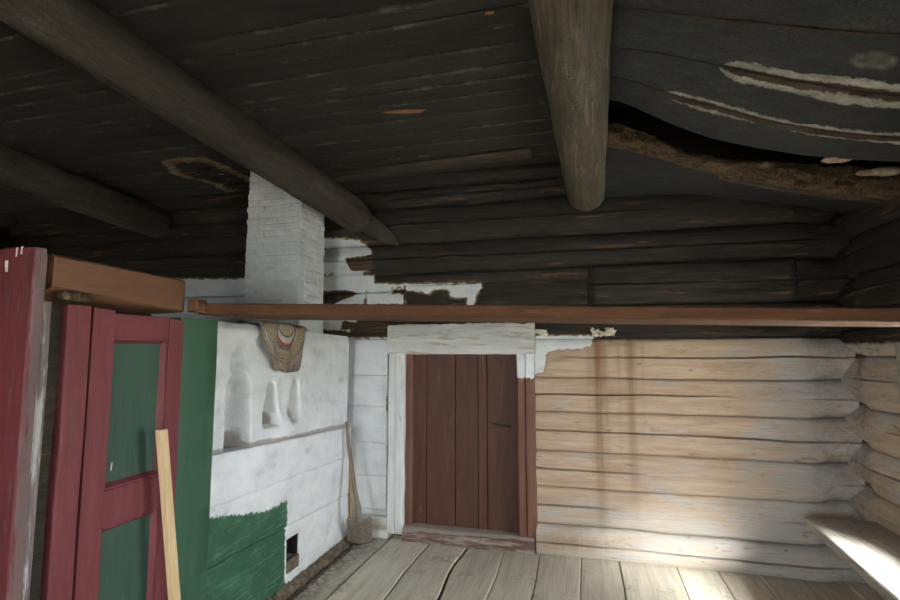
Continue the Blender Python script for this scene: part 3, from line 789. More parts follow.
# batten under the ceiling near the back wall
mb = MB(); a = onZ(331, 178, 2.39); b = onZ(531, 154, 2.40); rings = []
for t in np.linspace(0, 1, 40):
    c = a+(b-a)*t; w = .035; rings.append([(c[0], c[1]-w, c[2]-.012+.004*n1(t*9, 1, 1)), (c[0], c[1]+w+.008*n1(t*5, 2, 2), c[2]-.012), (c[0], c[1]+w, c[2]+.022), (c[0], c[1]-w, c[2]+.022)])
mb.sweep(rings, tint=.8); tag(mb.build('ceiling_batten', M['batten']), 'thin dark batten under the ceiling between hewn beam and round log', 'batten', kind='thing')

# ------------------------------------------------------------------ brown shelf and brown beam
sh = thing('wall_shelf', (0, 1.72, 1.33), 'long brown painted shelf spanning the room above the door', 'shelf')
mb = MB(); rings = []
for x in np.linspace(-1.50, XR+.02, 70):
    t = (x+1.563)/(.867+1.563); zt = 1.440+(1.369-1.440)*t; zb = 1.395+(1.330-1.395)*t
    y0 = 1.72; dpt = .36 if x < .4 else .36-.10*(x-.4)
    z = .002*n1(x*3, 1, 1)
    rings.append([(x, y0, zb+.004+z), (x, y0+.004, zb+z), (x, y0+dpt, zb+z), (x, y0+dpt, zt+z), (x, y0+.004, zt+z), (x, y0, zt-.004+z)])
mb.sweep(rings); mb.build('shelf_board', M['brown'], sh)
mb = MB(); mb.box(onY(186, 312, 1.66)*[1, 0, 1]+[0, 1.66, 0], onY(197, 299, 1.66)*[1, 0, 1]+[0, 1.72, 0], bev=.006); mb.build('shelf_cleat', M['brown'], sh)
bb = MB(); zt0, zt1 = 1.532, 1.522; rings = []
for y in np.linspace(1.134, 1.645, 24):
    t = (y-1.134)/.51; w = .004*n1(y*5, 2, 2)
    zb = 1.432-.036*t; zt = zt0+(zt1-zt0)*t
    rings.append([(-1.50+w, y, zb+.006), (-1.506+w, y, zb), (-1.62, y, 1.392), (-1.66, y, 1.392), (-1.66, y, zt), (-1.51+w, y, zt), (-1.50+w, y, zt-.008)])
bb.sweep(rings); BB = bb.build('brown_beam', M['brown_y'])
tag(BB, 'short thick brown beam above the red panelled door', 'beam', kind='thing')
mb = MB(); c = onX(78, 295, -1.497)
mb.box((-1.53, c[1]-.05, c[2]-.018), (-1.495, c[1]+.05, c[2]+.012), bev=.008); mb.build('rotten_knot', M['rot'], BB, jitter=.008, jf=30)

# ------------------------------------------------------------------ stove
XS = -1.555
st = thing('stove', (-2.4, 2.4, 0), 'big whitewashed stove with niches and a green painted lower left corner', 'stove')
mb = MB(); mb.box((-3.35, 1.70, -.02), (XS-.24, 3.30, 1.335), bev=.03); mb.box((XS-.3, 1.70, 1.30), (XS-.02, 3.20, 1.335)); mb.build('stove_body', M['plaster'], st)
LED = lambda y: .804+(.738-.804)*(y-1.898)/1.285
LB2 = lambda y: .582+(.547-.582)*(y-1.882)/1.28
LB3 = lambda y: .335+(.293-.335)*(y-1.9)/1.303
TOPZ = lambda y: 1.378+(1.345-1.378)*(y-1.89)/1.24
def capsule(y, z, ya, za, yb, zb, r):
    e = np.array([yb-ya, zb-za]); L = e@e; t = np.clip(((y-ya)*e[0]+(z-za)*e[1])/L, 0, 1)
    return r-np.hypot(y-ya-t*e[0], z-za-t*e[1])
ya = np.linspace(1.865, 3.22, 260); zt = np.linspace(0, 1, 100)
Yg, Tg = np.meshgrid(ya, zt, indexing='ij'); Zg = (LED(Yg)-.05)+(TOPZ(Yg)-LED(Yg)+.05)*Tg
dep = np.zeros_like(Yg)
dep += .125*sm(-.002, .024, np.hypot((Yg-2.07)/.058, (Zg-1.192)/.062)*-.058+.058)         # round head of the tall niche
body = np.minimum(capsule(Yg, Zg, 2.085, 1.06, 2.09, .72, .090), (Zg-.775)*1.0+.008)
dep = np.maximum(dep, .150*sm(-.006, .030, body))
n2 = np.minimum(capsule(Yg, Zg, 2.335, 1.06, 2.345, .90, .045+.25*np.clip(1.0-Zg, -.1, .08)), Zg-.862)
dep = np.maximum(dep, .125*sm(-.008, .030, n2+.004))
n3 = np.minimum(capsule(Yg, Zg, 2.565, 1.06, 2.555, .90, .042+.25*np.clip(1.0-Zg, -.1, .08)), Zg-.862)
dep = np.maximum(dep, .125*sm(-.008, .030, n3+.004))
lump = np.array([[n1(y*3.2, z*5.0, 1)*.6+n1(y*9, z*12, 4)*.40+n1(y*22, z*26, 8)*.28+n1(y*45, z*45, 2)*.12 for z in zr] for y, zr in zip(ya, Zg)])
dep += .011*lump - .020*np.exp(-((Zg-TOPZ(Yg)+.03)/.03)**2)*(Yg < 2.20)
dep -= .035*np.exp(-((Yg-2.47)/.11)**2-((Zg-.83)/.06)**2) - .012*sm(.05, .0, TOPZ(Yg)-Zg)
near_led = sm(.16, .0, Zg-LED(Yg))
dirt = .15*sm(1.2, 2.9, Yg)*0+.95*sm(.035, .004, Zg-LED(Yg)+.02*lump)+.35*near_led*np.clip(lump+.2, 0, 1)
dirt += .25*sm(.02, .09, dep)+.9*sm(.01, .07, dep)*sm(.12, .0, Zg-.79)*sm(2.22, 2.16, Yg)  # niche depth greyed as painted shade, plus dirt along the niche floors
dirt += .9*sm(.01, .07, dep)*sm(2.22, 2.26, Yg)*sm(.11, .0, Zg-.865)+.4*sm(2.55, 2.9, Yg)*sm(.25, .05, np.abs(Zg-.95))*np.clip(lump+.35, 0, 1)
verts = [(XS-.012-dep[i, j], Yg[i, j], Zg[i, j]) for i in range(len(ya)) for j in range(len(zt))]; nz = len(zt)
faces = [(i*nz+j, (i+1)*nz+j, (i+1)*nz+j+1, i*nz+j+1) for i in range(len(ya)-1) for j in range(nz-1)]
# return edge over the stove top
k0 = len(verts); verts += [(XS-.14, y, TOPZ(y)-.004) for y in ya]
faces += [(i*nz+nz-1, (i+1)*nz+nz-1, k0+i+1, k0+i) for i in range(len(ya)-1)]
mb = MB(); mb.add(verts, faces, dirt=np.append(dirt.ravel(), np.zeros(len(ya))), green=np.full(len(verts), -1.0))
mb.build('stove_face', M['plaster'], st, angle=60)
GREEN = [(1.5, -.5), (2.488, -.5), (2.485, .20), (2.486, .457), (2.30, .455), (2.10, .498), (1.95, .535), (1.866, .556), (1.5, .56)]
HOLE = (2.500, 2.620, .135, .248)
def lower_board(z0, z1, px_):
    yv = sorted(set(list(np.linspace(1.862, 3.22, 200))+[HOLE[0], HOLE[0]+.002, HOLE[1]-.002, HOLE[1]]))
    tv = sorted(set(list(np.linspace(0, 1, 26))+([(HOLE[2]-.02)/.30, (HOLE[2]-.017)/.30, (HOLE[3]-.02)/.30, (HOLE[3]-.017)/.30] if z0 is None else [])))
    v = []; g = []; dr = []
    for y in yv:
        a = .02 if z0 is None else z0(y)+.002; b = z1(y)-.002
        if z0 is None: tz = [a+(b-a)*t for t in np.linspace(0, 1, 26)]+[HOLE[2], HOLE[2]+.002, HOLE[3]-.002, HOLE[3]]; tz.sort()
        else: tz = [a+(b-a)*t for t in np.linspace(0, 1, 26)]
        for z in tz:
            e = min(z-a, b-z); x = XS+px_+.008*n1(y*1.4, z*6, 3)+.004*n1(y*6, z*18, 3)-.006*(1-sm(0, .008, e))
            if z0 is None and HOLE[0] < y < HOLE[1] and HOLE[2] < z < HOLE[3]: x = XS-.075
            v.append((x, y, z)); dr.append(.45*sm(.12, .0, z)+(1.5 if x < XS-.05 else 0))
    nn = len(tz); f = [(i*nn+j, (i+1)*nn+j, (i+1)*nn+j+1, i*nn+j+1) for i in range(len(yv)-1) for j in range(nn-1)]
    v0 = len(v)                                                    # top return to the plaster
    v += [(XS-.09, y, z1(y)-.002) for y in yv]+[(XS-.09, y, (.02 if z0 is None else z0(y)+.002)) for y in yv]; dr += [.7]*len(yv)+[.3]*len(yv)
    f += [(i*nn+nn-1, (i+1)*nn+nn-1, v0+i+1, v0+i) for i in range(len(yv)-1)]
    f += [(i*nn, v0+len(yv)+i, v0+len(yv)+i+1, (i+1)*nn) for i in range(len(yv)-1)]
    mb = MB(); mb.add(v, f, dirt=np.array(dr, float))
    return mb.build('stove_board', M['plaster'], st, attrs=lambda V: dict(green=polysd(V[:, 1:], GREEN)))
lower_board(LB2, LED, .016); lower_board(LB3, LB2, .008); lower_board(None, LB3, .004)
mb = MB(); mb.box((XS-.074, HOLE[0]-.004, HOLE[2]-.004), (XS-.060, HOLE[1]+.004, HOLE[3]+.004)); mb.box((XS-.068, HOLE[1]-.012, HOLE[2]), (XS-.004, HOLE[1]-.003, HOLE[3])); mb.box((XS-.068, HOLE[0]+.003, HOLE[3]-.010), (XS-.004, HOLE[1]-.003, HOLE[3]-.003)); mb.build('dark_hole', M['soot'], st)  # near-black plates darken the inside of the hole
mb = MB(); mb.box((XS-.02, HOLE[0]+.001, .075), (XS+.012, HOLE[1]-.006, HOLE[2]+.004), bev=.003); mb.build('brown_block', M['stone'], st)
mb = MB(); rings = []
for z in np.linspace(-.02, 1.378, 40):
    w = .004*n1(z*3, 1, 1)
    rings.append([(XS+.022+w, 1.668, z), (XS+.026+w, 1.676, z), (XS+.024+w, 1.77, z), (XS+.026-w, 1.872, z), (XS+.02, 1.880+w+.02*(z < .56)*0, z), (XS-.08, 1.880, z), (XS-.08, 1.668, z)])
mb.sweep(rings); mb.build('green_board', M['green'], st)

# chimney, bonded brick under whitewash
YC0, YC1 = 2.79, 3.08; XC0, XC1 = -2.085, -1.70
mb = MB(); zs = np.arange(1.337, 2.432, .0068); rings = []
per = []
for y in [1]: 
    nx = 46; ny = 36
    per += [(XC0+(XC1-XC0)*i/nx, YC0, 0, i/nx) for i in range(nx)]
    per += [(XC1, YC0+(YC1-YC0)*i/ny, 1, i/ny) for i in range(ny)]
    per += [(XC1-(XC1-XC0)*i/nx, YC1, 2, i/nx) for i in range(0, nx, 4)]
    per += [(XC0, YC1-(YC1-YC0)*i/ny, 3, i/ny) for i in range(0, ny, 4)]
NRM = [(0, -1), (1, 0), (0, 1), (-1, 0)]; CH = .041; dirtc = []
for z in zs:
    row = int(z/CH); fz = (z/CH)-row; ring = []
    for x, y, fc, t in per:
        u = (x if fc in (0, 2) else y)/.098+.5*(row % 2); bi = math.floor(u); fu = u-bi
        g = min(1.0, min(fz, 1-fz)/.12)*min(1.0, min(fu, 1-fu)/.06)
        off = .006*(g-1)+.007*n1(bi*3.7+fc*11, row*5.3, 2)+.004*n1(x*20, y*20, z*20)
        nx_, ny_ = NRM[fc]
        if t == 0: a = NRM[fc-1]; nx_, ny_ = (nx_+a[0])*.7, (ny_+a[1])*.7
        tp = .012*(1-(z-1.3)/1.1)
        ring.append((x+nx_*(off+tp), y+ny_*(off+tp), z)); dirtc.append(.02+.40*max(0, n1(x*7, y*7, z*9))+.35*(1-g)*.5+.18*(row % 2)*(n1(bi*2.1, row*3.3, 5) > .1)+.5*max(0, (z-2.3)/.15))
    rings.append(ring)
mb.sweep(rings, dirt=np.array(dirtc, float), green=-1.0)
mb2 = mb.build('brick_chimney', M['chimney'])
tag(mb2, 'whitewashed square brick chimney standing on the stove', 'chimney', kind='thing')

# rag rug over the stove edge
def rug():
    c = np.array([2.375, 1.352]); mb = MB(); v = []; ring = []
    yl_, yr_ = 2.175, 2.575
    ny_, nz_ = 44, 40; half = .205
    for i in range(ny_+1):
        a = -1+2*i/ny_
        # hang length as a function of position, slanted to the far side
        hang = np.interp(a, [-1, -.82, -.6, -.35, -.1, .3, .62, .8, 1], [.10, .14, .17, .22, .24, .245, .235, .13, .055])
        for j in range(nz_+1):
            q = j/nz_
            y = c[0]+half*a*(1-.0*q)+.03*q*(a < 0)*abs(a)
            if q < .25:
                s = (q/.25); x = XS-.10+s*.115; z = TOPZ(y)+.014+.004*math.sin(a*7)
                d = -(1-s)*.11
            else:
                s = (q-.25)/.75; z = TOPZ(y)+.010-hang*s; x = XS+.018+.010*math.sin(a*9+s*2)+.008*n1(a*4, s*4, 2)+.006*math.sin(min(1, s*6)*math.pi/2)
                d = hang*s
            v.append((x, y, z))
            ring.append(min(1.0, math.hypot((y-c[0]-.012)/.205, (d-.0)/.255)))
    nn = nz_+1
    f = [(i*nn+j, (i+1)*nn+j, (i+1)*nn+j+1, i*nn+j+1) for i in range(ny_) for j in range(nz_)]
    mb.add(v, f, ring=np.array(ring))
    o = mb.build('rag_rug', M['rug'], angle=80)
    m = o.modifiers.new('thick', 'SOLIDIFY'); m.thickness = .014; m.offset = 1
    tag(o, 'round braided rag rug hanging over the stove edge', 'rug', kind='thing')
rug()

# rubble along the foot of the stove
mb = MB(); rings = []
for y in np.linspace(1.70, 3.20, 330):
    h = .014+.014*n1(y*9, 1, 1)+.012*n1(y*25, 2, 1)+.010*n1(y*60, 4, 1); w = .040+.016*n1(y*7, 3, 1)+.016*n1(y*33, 6, 1)
    rings.append([(XS+.004, y, -.045), (XS+.004, y, h+.012), (XS+w*.4+.01*n1(y*30, 1, 3), y, h), (XS+w*.8, y, h*.5), (XS+w, y, -.03), (XS+w, y, -.045)])
mb.sweep(rings); tag(mb.build('rubble_strip', M['stone'], jitter=.009, jf=55), 'crumbled brown rubble along the foot of the stove', 'rubble', kind='stuff')
def chunk(px, py, h, s, mat, name, label, cat, grp=None):
    p = onZ(px, py, h); mb = MB(); rings = []
    for i in range(7):
        a = math.pi*i/6; R = max(.05, math.sin(a))
        rings.append([(p[0]+s[0]*R*math.cos(t), p[1]+s[1]*R*math.sin(t), h+s[2]*(1-math.cos(a))) for t in np.linspace(0, 2*math.pi, 9, endpoint=False)])
    mb.sweep(rings); tag(mb.build(name, mat, jitter=min(s)*.5, jf=30, smooth=False), label, cat, grp, 'thing')
chunk(269, 585, .03, (.014, .022, .028), M['handle'], 'wood_block', 'small brown broken lump lying in the rubble by the green paint', 'rubble')
chunk(291, 571, .035, (.02, .03, .012), M['stone'], 'rubble_stone', 'flat brown stone in the rubble under the dark hole', 'stone')
for i, (px, py, s, l) in enumerate([(518.5, 578.5, .008, 'white paint chip on the floorboards in front of the door'), (436, 573, .006, 'tiny pale chip on the floorboards left of the others'), (596, 569.5, .006, 'tiny pale chip on the floor below the pale logs'), (539, 567, .005, 'tiny pale chip on the floor under the door jamb')]):
    chunk(px, py, .002, (s, s, s*.5), M['pale'], 'paint_chip', l, 'paint chip', 'paint chips on the floor')

# ------------------------------------------------------------------ red panelled door and its neighbours on the left
XD = -1.515
pdr = thing('panel_door', (XD, 1.47, 0), 'crimson panelled door with two dark green panels beside the stove', 'door')
Y0, Y1, ZT0, ZT1 = 1.283, 1.664, 1.386, 1.362
def slab(mb, y0, y1, z0, z1, x0=XD-.035, x1=XD, bev=.004, n=10):
    mb.box((x0, y0, z0), (x1, y1, z1), bev=bev)
pl0, pl1 = 1.378, 1.578
for a, b in ((Y0, pl0-.018), (pl1+.016, Y1)):
    mb = MB(); v = []
    zt = lambda y: ZT0+(ZT1-ZT0)*(y-Y0)/(Y1-Y0)
    mb.add([(x, y, z if z < 1 else zt(y)) for x in (XD-.035, XD) for y in (a, b) for z in (.03, 2)], [(0, 1, 3, 2), (4, 6, 7, 5), (0, 4, 5, 1), (2, 3, 7, 6), (0, 2, 6, 4), (1, 5, 7, 3)])
    mb.build('door_stile', M['red'], pdr, smooth=False)
for z0, z1 in ((1.292, 1.372), (.678, .795), (.03, .17)):
    mb = MB(); slab(mb, pl0-.018, pl1+.016, z0, z1, x1=XD-.001, bev=.002); mb.build('door_rail', M['red'], pdr, smooth=False)
for z0, z1 in ((.795, 1.292), (.17, .678)):
    mb = MB(); mb.box((XD-.033, pl0-.015, z0-.01), (XD-.020, pl1+.015, z1+.01)); pan = mb.build('door_panel', M['greenpanel'], pdr, smooth=False)
    mb = MB(); w = .020; A, Bq = pl0-.018, pl1+.016
    for (y0, za, y1, zb) in ((A, z0, A+w, z1), (Bq-w, z0, Bq, z1)):
        ins = [(XD-.004, y0 if y0 == A else y1), (XD-.004, (y0 if y0 == A else y1)+(.007 if y0 == A else -.007)), (XD-.020, (y1 if y0 == A else y0))]
        mb.sweep([[(ins[0][0], ins[0][1], z), (ins[1][0], ins[1][1], z), (ins[2][0], ins[2][1], z), (XD-.034, ins[0][1], z)] for z in (za, zb)])
    for (z, s) in ((z0, 1), (z1, -1)):
        mb.sweep([[(XD-.004, y, z), (XD-.004, y, z+s*.007), (XD-.020, y, z+s*w), (XD-.034, y, z)] for y in (A, Bq)])
    mb.build('panel_moulding', M['red'], pan, smooth=False)
c = onX(111.5, 466, XD-.018)
mb = MB(); mb.box((XD-.0215, c[1]-.004, c[2]-.012), (XD-.0192, c[1]+.004, c[2]+.012), bev=.0005); mb.build('bare_chip', M['pale'], pdr, jitter=.006, jf=60)
def post(y0, y1, x0, x1, zt, mat, name, label, cat, n=50, wob=.004):
    mb = MB(); rings = []
    for z in np.linspace(-.01, zt, n):
        w = wob*n1(z*2.5, y0*9, 1); b = .006
        rings.append([(x1-b+w, y0, z), (x1+w, y0+b, z), (x1+w, (y0+y1)/2, z), (x1+w, y1-b, z), (x1-b+w, y1, z), (x0, y1, z), (x0, y0, z)])
    mb.sweep(rings); o = mb.build(name, mat); tag(o, label, cat, kind='thing'); return o
post(1.200, 1.276, XD-.09, XD+.004, 1.388, M['red'], 'door_post', 'narrow crimson post to the left of the panelled door', 'post')
post(1.151, 1.196, XD-.10, XD-.016, 1.385, M['beam'], 'backing_board', 'dark brown board in the shadow gap beside the crimson post', 'board')
post(1.119, 1.149, XD-.09, XD+.006, 1.390, M['weather'], 'weathered_post', 'weathered grey post with pale worn edge behind the tall red board', 'post', wob=.006)
# tall red board, nearest to the viewer
tb = thing('partition_board', (-1.65, 1.10, 0), 'tall dark red partition board at the left edge with a mortise in its side', 'board')
mb = MB(); rings = []
for z in np.linspace(-.01, 1.541, 60):
    w = .003*n1(z*3, 5, 1); b = .005
    top = .004*sm(1.52, 1.541, z)
    rings.append([(-1.505+w, 1.078, z), (-1.500+w, 1.083, z), (-1.500+w, 1.112-top, z), (-1.506+w, 1.117-top, z), (-1.75, 1.117, z), (-2.05, 1.117, z), (-2.05, 1.078+w*.5, z), (-1.75, 1.078+w*.6, z)])
mb.sweep(rings, wear=np.tile([0.1, .5, .8, .8, 0, 0, 0, 0], 60)); mb.build('board_panel', M['redworn'], tb)
mb = MB(); ca = onX(40, 268, -1.5); cb = onX(41, 288, -1.5)
mb.box((-1.515, 1.098, cb[2]), (-1.4985, 1.112, ca[2]), bev=.002); mb.build('mortise', M['soot'], tb)  # near-black block stands for the open mortise
for px, py, w, h in ((16.5, 252, .003, .012), (21.5, 250, .003, .012), (6.5, 266, .004, .016)):
    mb = MB(); p = onY(px, py, 1.0775); mb.box((p[0]-w, 1.0768, p[2]-h), (p[0]+w, 1.0785, p[2]+h))
    mb.build('chipped_spot', M['pale'], tb, jitter=.003, jf=60)
# leaning pale plank
pk = MB(); T0 = np.array(onX(161.5, 429.5, XD+.05)); Bm = onX(174.5, 600, XD+.085)
dirp = (Bm-T0)/(T0[2]-Bm[2]); E0 = T0+dirp*T0[2]; hw = .0165; hx = .011
pk.add([tuple(q+np.array([sx*hx, sy*hw, 0])) for q in (E0, T0) for sx, sy in ((-1, -1), (1, -1), (1, 1), (-1, 1))], [(3, 2, 1, 0), (4, 5, 6, 7)]+[(i, (i+1) % 4, 4+(i+1) % 4, 4+i) for i in range(4)])
o = pk.build('pine_batten', M['newwood'], smooth=False); tag(o, 'pale fresh pine batten leaning against the red panelled door', 'plank', kind='thing')

# ------------------------------------------------------------------ brown plank door in the back wall
dr = thing('door_1', (-.83, D, .1), 'low brown plank door with white frame in the back wall', 'door', kind='structure')
YD = D+.035
mb = MB(); xsd = [float(onY(x, 440, YD)[0]) for x in (409, 426.5, 455, 478, 487, 519)]; tints = []
for a, b in zip(xsd[:-1], xsd[1:]):
    zb = .085; rings = []
    gp = .0035 if abs(a-xsd[2]) < .01 or abs(a-xsd[4]) < .01 else .0012
    off = .004*rng.random()
    for z in np.linspace(zb, 1.225, 24):
        rings.append([(a+gp, YD+off+.004, z), (a+gp+.003, YD+off, z), (b-.004, YD+off, z), (b-.001, YD+off+.004, z), (b-.001, YD+.035, z), (a+gp, YD+.035, z)])
    mb.sweep(rings)
mb.box((xsd[0], YD+.03, .085), (xsd[-1], YD+.05, 1.225))
leaf = mb.build('door_leaf', M['doorbrown'], dr)
h0 = onY(492.5, 424, YD-.012); h1 = onY(510, 427, YD-.012)
mb = MB(); mb.tube([h0+[0, .014, 0], h0, h0+(h1-h0)*.5+[0, -.004, 0], h1, h1+[0, .014, 0]], .006, 8); mb.build('door_handle', M['iron'], leaf)
def casing(x0, x1, z0, z1, y0, y1, name, mat, rough=.004, attrs=None, fl=0.0, n=60, horiz=False):
    mb = MB(); rings = []
    if not horiz:
        for z in np.linspace(z0, z1, n):
            q = rough*n1(z*6, x0*7, 1); r2 = rough*n1(z*9, x1*7, 4)
            m_ = x0+(x1-x0)*.45
            rings.append([(x0+q, y1, z), (x0+q, y0+.008, z), (x0+.008+q, y0, z), (m_-.008, y0, z), (m_, y0+fl, z), (m_+.008, y0, z), (x1-.008+r2, y0+fl*.3, z), (x1+r2, y0+.008, z), (x1+r2, y1, z)])
    else:
        for x in np.linspace(x0, x1, n):
            q = rough*n1(x*6, 7, 1); r2 = rough*2*n1(x*9, 2, 4)+rough*n1(x*30, 2, 4)
            rings.append([(x, y1, z0+q), (x, y0+.006, z0+q), (x, y0, z0+.008+q), (x, y0+.004*n1(x*4, 1, 1), (z0+z1)/2), (x, y0+.004, z1-.02+r2), (x, y0+.012, z1+r2), (x, y1, z1+r2)])
    mb.sweep(rings)
    return mb.build(name, mat, dr, attrs=attrs)
xa, xb_, xc, xd_ = [float(onY(x, 440, D-.03)[0]) for x in (387.5, 404, 517.5, 535.5)]
casing(xa, xb_, .03, 1.25, D-.035, D+.10, 'door_casing', M['casing'], fl=.008)
casing(xb_-.004, float(onY(412, 440, D)[0]), .09, 1.225, D-.005, D+.10, 'door_jamb', M['jamb'], rough=.001)
zw = float(onY(526, 378, D-.03)[2])
casing(xc, xd_, .06, 1.26, D-.035, D+.10, 'door_casing', M['jamb'], fl=.012, attrs=lambda V: dict(white=np.where(V[:, 1] < D+.05, V[:, 2]-zw, -1)))
casing(xa-.005, xd_+.005, 1.222, 1.425, D-.045, D+.10, 'door_lintel', M['casing_x'], rough=.006, horiz=True, n=90)
mb = MB(); rings = []
tx0, tx1 = float(onY(402, 530, D-.07)[0]), float(onY(534, 545, D-.07)[0])
for x in np.linspace(tx0, tx1, 50):
    q = .006*n1(x*5, 1, 1)
    rings.append([(x, D+.12, .085+q*.3), (x, D-.02, .088+q), (x, D-.055, .082+q), (x, D-.07, .068+q), (x, D-.072, .02), (x, D-.065, -.005), (x, D+.12, -.005)])
mb.sweep(rings, wear=np.tile([.9, 1.0, .6, .1, .1, .4, 0], 50)); mb.build('threshold', M['thresh'], dr)
mb = MB(); mb.box((xa-.10, D+.30, 0), (xd_+.1, D+.36, 1.5)); mb.build('back_boarding', M['earth'], dr)
# white base plank left of the door
mb = MB(); zb1 = float(onY(370, 516, D-.03)[2]); mb.box((XS+.0, D-.03, -.02), (xa+.01, D+.05, zb1), bev=.012)
tag(mb.build('baseboard_back', M['casing_x'], jitter=.004, jf=9), 'whitewashed base plank between stove and door', 'baseboard', kind='structure')
# curled paint above the pale logs
def flakes(px0, py0, px1, py1, n, name, label):
    a = onY(px0, py0, D-.03); b = onY(px1, py1, D-.03); mb = MB()
    for k in range(n):
        c = np.array([a[0]+(b[0]-a[0])*rng.random(), D-.012-.03*rng.random(), b[2]+(a[2]-b[2])*rng.random()**1.2]); s = .012+.018*rng.random(); v = []
        th = rng.random()*6.28; tl = .3+.8*rng.random()
        for i in range(4):
            for j in range(3):
                u, w = (i/3-.5)*2*s, (j/2-.5)*1.3*s; cu = .35*u*u/s
                v.append((c[0]+u*math.cos(th)-w*math.sin(th)*.5, c[1]-cu-w*tl*.5, c[2]+(u*math.sin(th)*.4+w)*.6))
        f = [(i*3+j, i*3+3+j, i*3+4+j, i*3+1+j) for i in range(3) for j in range(2)]
        mb.add(v, f)
    o = mb.build(name, M['flake']); m = o.modifiers.new('thick', 'SOLIDIFY'); m.thickness = .003; tag(o, label, 'paint flakes', kind='stuff')
flakes(592, 329, 616, 335, 22, 'peeling_paint', 'curled yellowish paint flakes on the wall just under the shelf')
flakes(533, 330, 545, 335, 8, 'peeling_plaster', 'grey plaster flakes at the upper right corner of the door frame')

# ------------------------------------------------------------------ shovel and stick in the corner
sv = thing('shovel', onZ(358, 543, 0), 'old shovel with rusty square blade leaning in the corner by the stove', 'shovel')
foot = onZ(359.5, 542, .0); topp = np.array([XS+.05, 3.20, .79]); 
topp = onX(347, 421.5, XS+.045)
bl_t = onX(356.5, 516, XS+.155); 
ctrl = [topp, onX(348.5, 445, XS+.06), onX(351.5, 464, XS+.08), onX(354.5, 488, XS+.12), onX(358.5, 508, XS+.155), onX(359.5, 518, XS+.165)]
mb = MB(); mb.tube(ctrl, [.0125, .0125, .013, .014, .015, .014], 10); mb.build('shovel_handle', M['handle'], sv)
pc = ctrl[-1]; ft = np.array(onZ(359.5, 542, .004)); ud = (pc-ft); Lb = np.linalg.norm(ud); ud /= Lb
rtv = np.array([math.cos(.35), math.sin(.35)*1.0, 0]); rtv -= ud*(rtv@ud); rtv /= np.linalg.norm(rtv); nv = np.cross(rtv, ud)
if nv[1] > 0: nv = -nv
mb = MB(); v = []; nu, nv_ = 12, 12
for i in range(nu+1):
    for j in range(nv_+1):
        u = -1+2*i/nu; t = j/nv_
        w = .084*(1-.06*t) if t < .93 else .084*(.945-.12*(t-.93)/.07)
        l = t*(Lb+.012)+(.006*u*u if t < .1 else 0)
        d = -.018*u*u+.010*math.exp(-(u/.22)**2)*t
        v.append(ft+rtv*u*w+ud*l+nv*(d+.018))
f = [(i*(nv_+1)+j, (i+1)*(nv_+1)+j, (i+1)*(nv_+1)+j+1, i*(nv_+1)+j+1) for i in range(nu) for j in range(nv_)]
mb.add(v, f); o = mb.build('shovel_blade', M['blade'], sv, angle=60); m = o.modifiers.new('thick', 'SOLIDIFY'); m.thickness = .004
mb = MB(); mb.tube([pc+nv*.022-ud*.06, pc+nv*.016, ctrl[-2]+nv*.002, ctrl[-2]+(ctrl[-3]-ctrl[-2])*.25], [.010, .017, .0175, .016], 10); mb.build('shovel_socket', M['blade'], sv)
mb = MB(); a = onY(347.8, 461, 3.27); b2 = onY(351, 517, 3.24); b = a+(b2-a)*(a[2]/(a[2]-b2[2]))
mb.tube([a, a+(b-a)*.5+[.003, 0, 0], b], [.012, .013, .012], 9)
tag(mb.build('wooden_stick', M['stick']), 'short yellowish stick standing behind the shovel handle', 'stick', kind='thing')

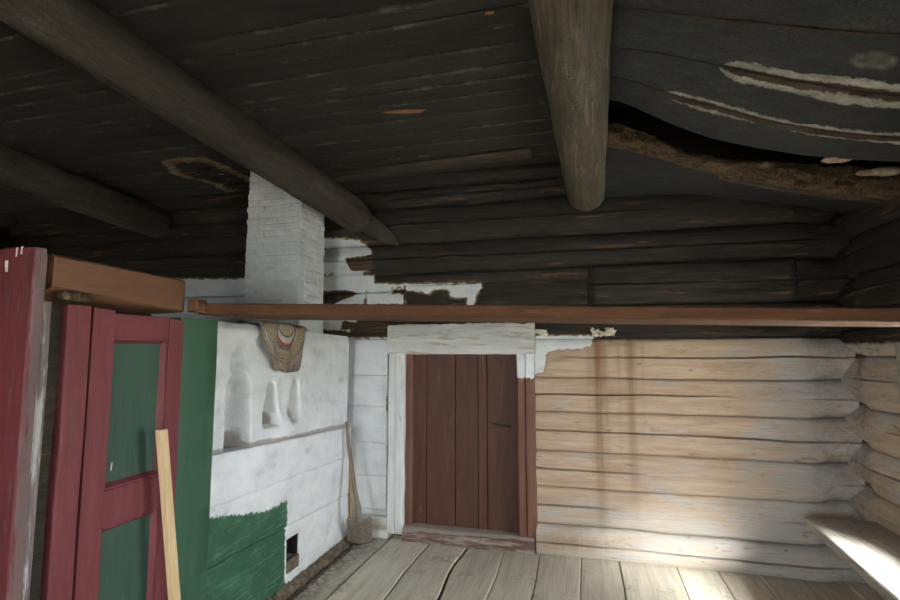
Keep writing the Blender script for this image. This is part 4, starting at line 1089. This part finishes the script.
# ------------------------------------------------------------------ bench under the window
be = thing('bench', (1.22, 2.2, 0), 'low grey plank bench along the right log wall', 'bench')
mb = MB(); rings = []; ZBn = .385
e0 = onZ(808, 520, ZBn); e1 = onZ(895, 597, ZBn)
for t in np.linspace(0, 1, 60):
    y = 3.14+(-1.2-3.14)*t; x0 = e0[0]+(e1[0]-e0[0])*(y-e0[1])/(e1[1]-e0[1]); x0 = max(x0, .96) + .003*n1(y*3, 1, 1)
    if t == 0: pass
    rings.append([(x0, y, ZBn-.040), (x0, y, ZBn-.005), (x0+.006, y, ZBn), (XR-.004, y, ZBn+.003*n1(y*2, 3, 3)), (XR-.002, y, ZBn-.04)])
mb.sweep(rings); mb.build('bench_top', M['bench'], be)
for y in (2.55, .6, -1.0):
    mb = MB(); mb.box((1.22, y-.02, -.005), (1.36, y+.02, ZBn-.036), bev=.004); mb.build('leg', M['bench'], be)
mb = MB(); mb.box((1.12, 3.05, ZBn-.085), (XR-.01, 3.11, ZBn-.038), bev=.004); mb.build('cleat', M['bench'], be)

# ------------------------------------------------------------------ outside ground, daylight, camera
mb = MB(); mb.box((-30, -30, -.75), (30, 30, -.7)); tag(mb.build('ground_outside', M['outside']), 'pale ground outside the house', 'ground', kind='structure')
w = bpy.data.worlds.new('overcast_daylight'); SC.world = w; w.use_nodes = True; t = w.node_tree
bg = t.nodes['Background']; tc = t.nodes.new('ShaderNodeTexCoord'); sp = t.nodes.new('ShaderNodeSeparateXYZ'); rp = t.nodes.new('ShaderNodeValToRGB')
t.links.new(tc.outputs['Generated'], sp.inputs[0]); t.links.new(sp.outputs['Z'], rp.inputs[0])
e = rp.color_ramp.elements; e[0].position = 0.0; e[0].color = (.55, .58, .62, 1); e[1].position = .9; e[1].color = (.98, 1.0, 1.04, 1)
t.links.new(rp.outputs[0], bg.inputs[0]); bg.inputs[1].default_value = 40.0

sl = bpy.data.lights.new('hazy_sun', 'SUN'); sl.energy = 38.0; sl.angle = math.radians(30); sl.color = (1.0, .97, .92)
so = bpy.data.objects.new('hazy_sun', sl); COL.objects.link(so); so.location = (6, -6, 8)
so.rotation_euler = Vector((-.62, .64, -.72)).to_track_quat('-Z', 'Z').to_euler()
cam = bpy.data.cameras.new('camera'); co = bpy.data.objects.new('camera', cam); COL.objects.link(co)
cam.sensor_width = 36; cam.lens = 36*F/900; cam.clip_start = .02
co.location = CP*S
from mathutils import Matrix
co.rotation_euler = Matrix((rt, up, -fw)).transposed().to_euler()
SC.camera = co
SC.view_settings.view_transform = 'Standard'; SC.view_settings.look = 'None'; SC.view_settings.exposure = .95; SC.view_settings.gamma = 1.0
SC.view_settings.use_curve_mapping = False
SC.cycles.use_denoising = True
SC.cycles.max_bounces = 10; SC.cycles.diffuse_bounces = 8; SC.cycles.transparent_max_bounces = 16
SC.cycles.sample_clamp_indirect = 6.0
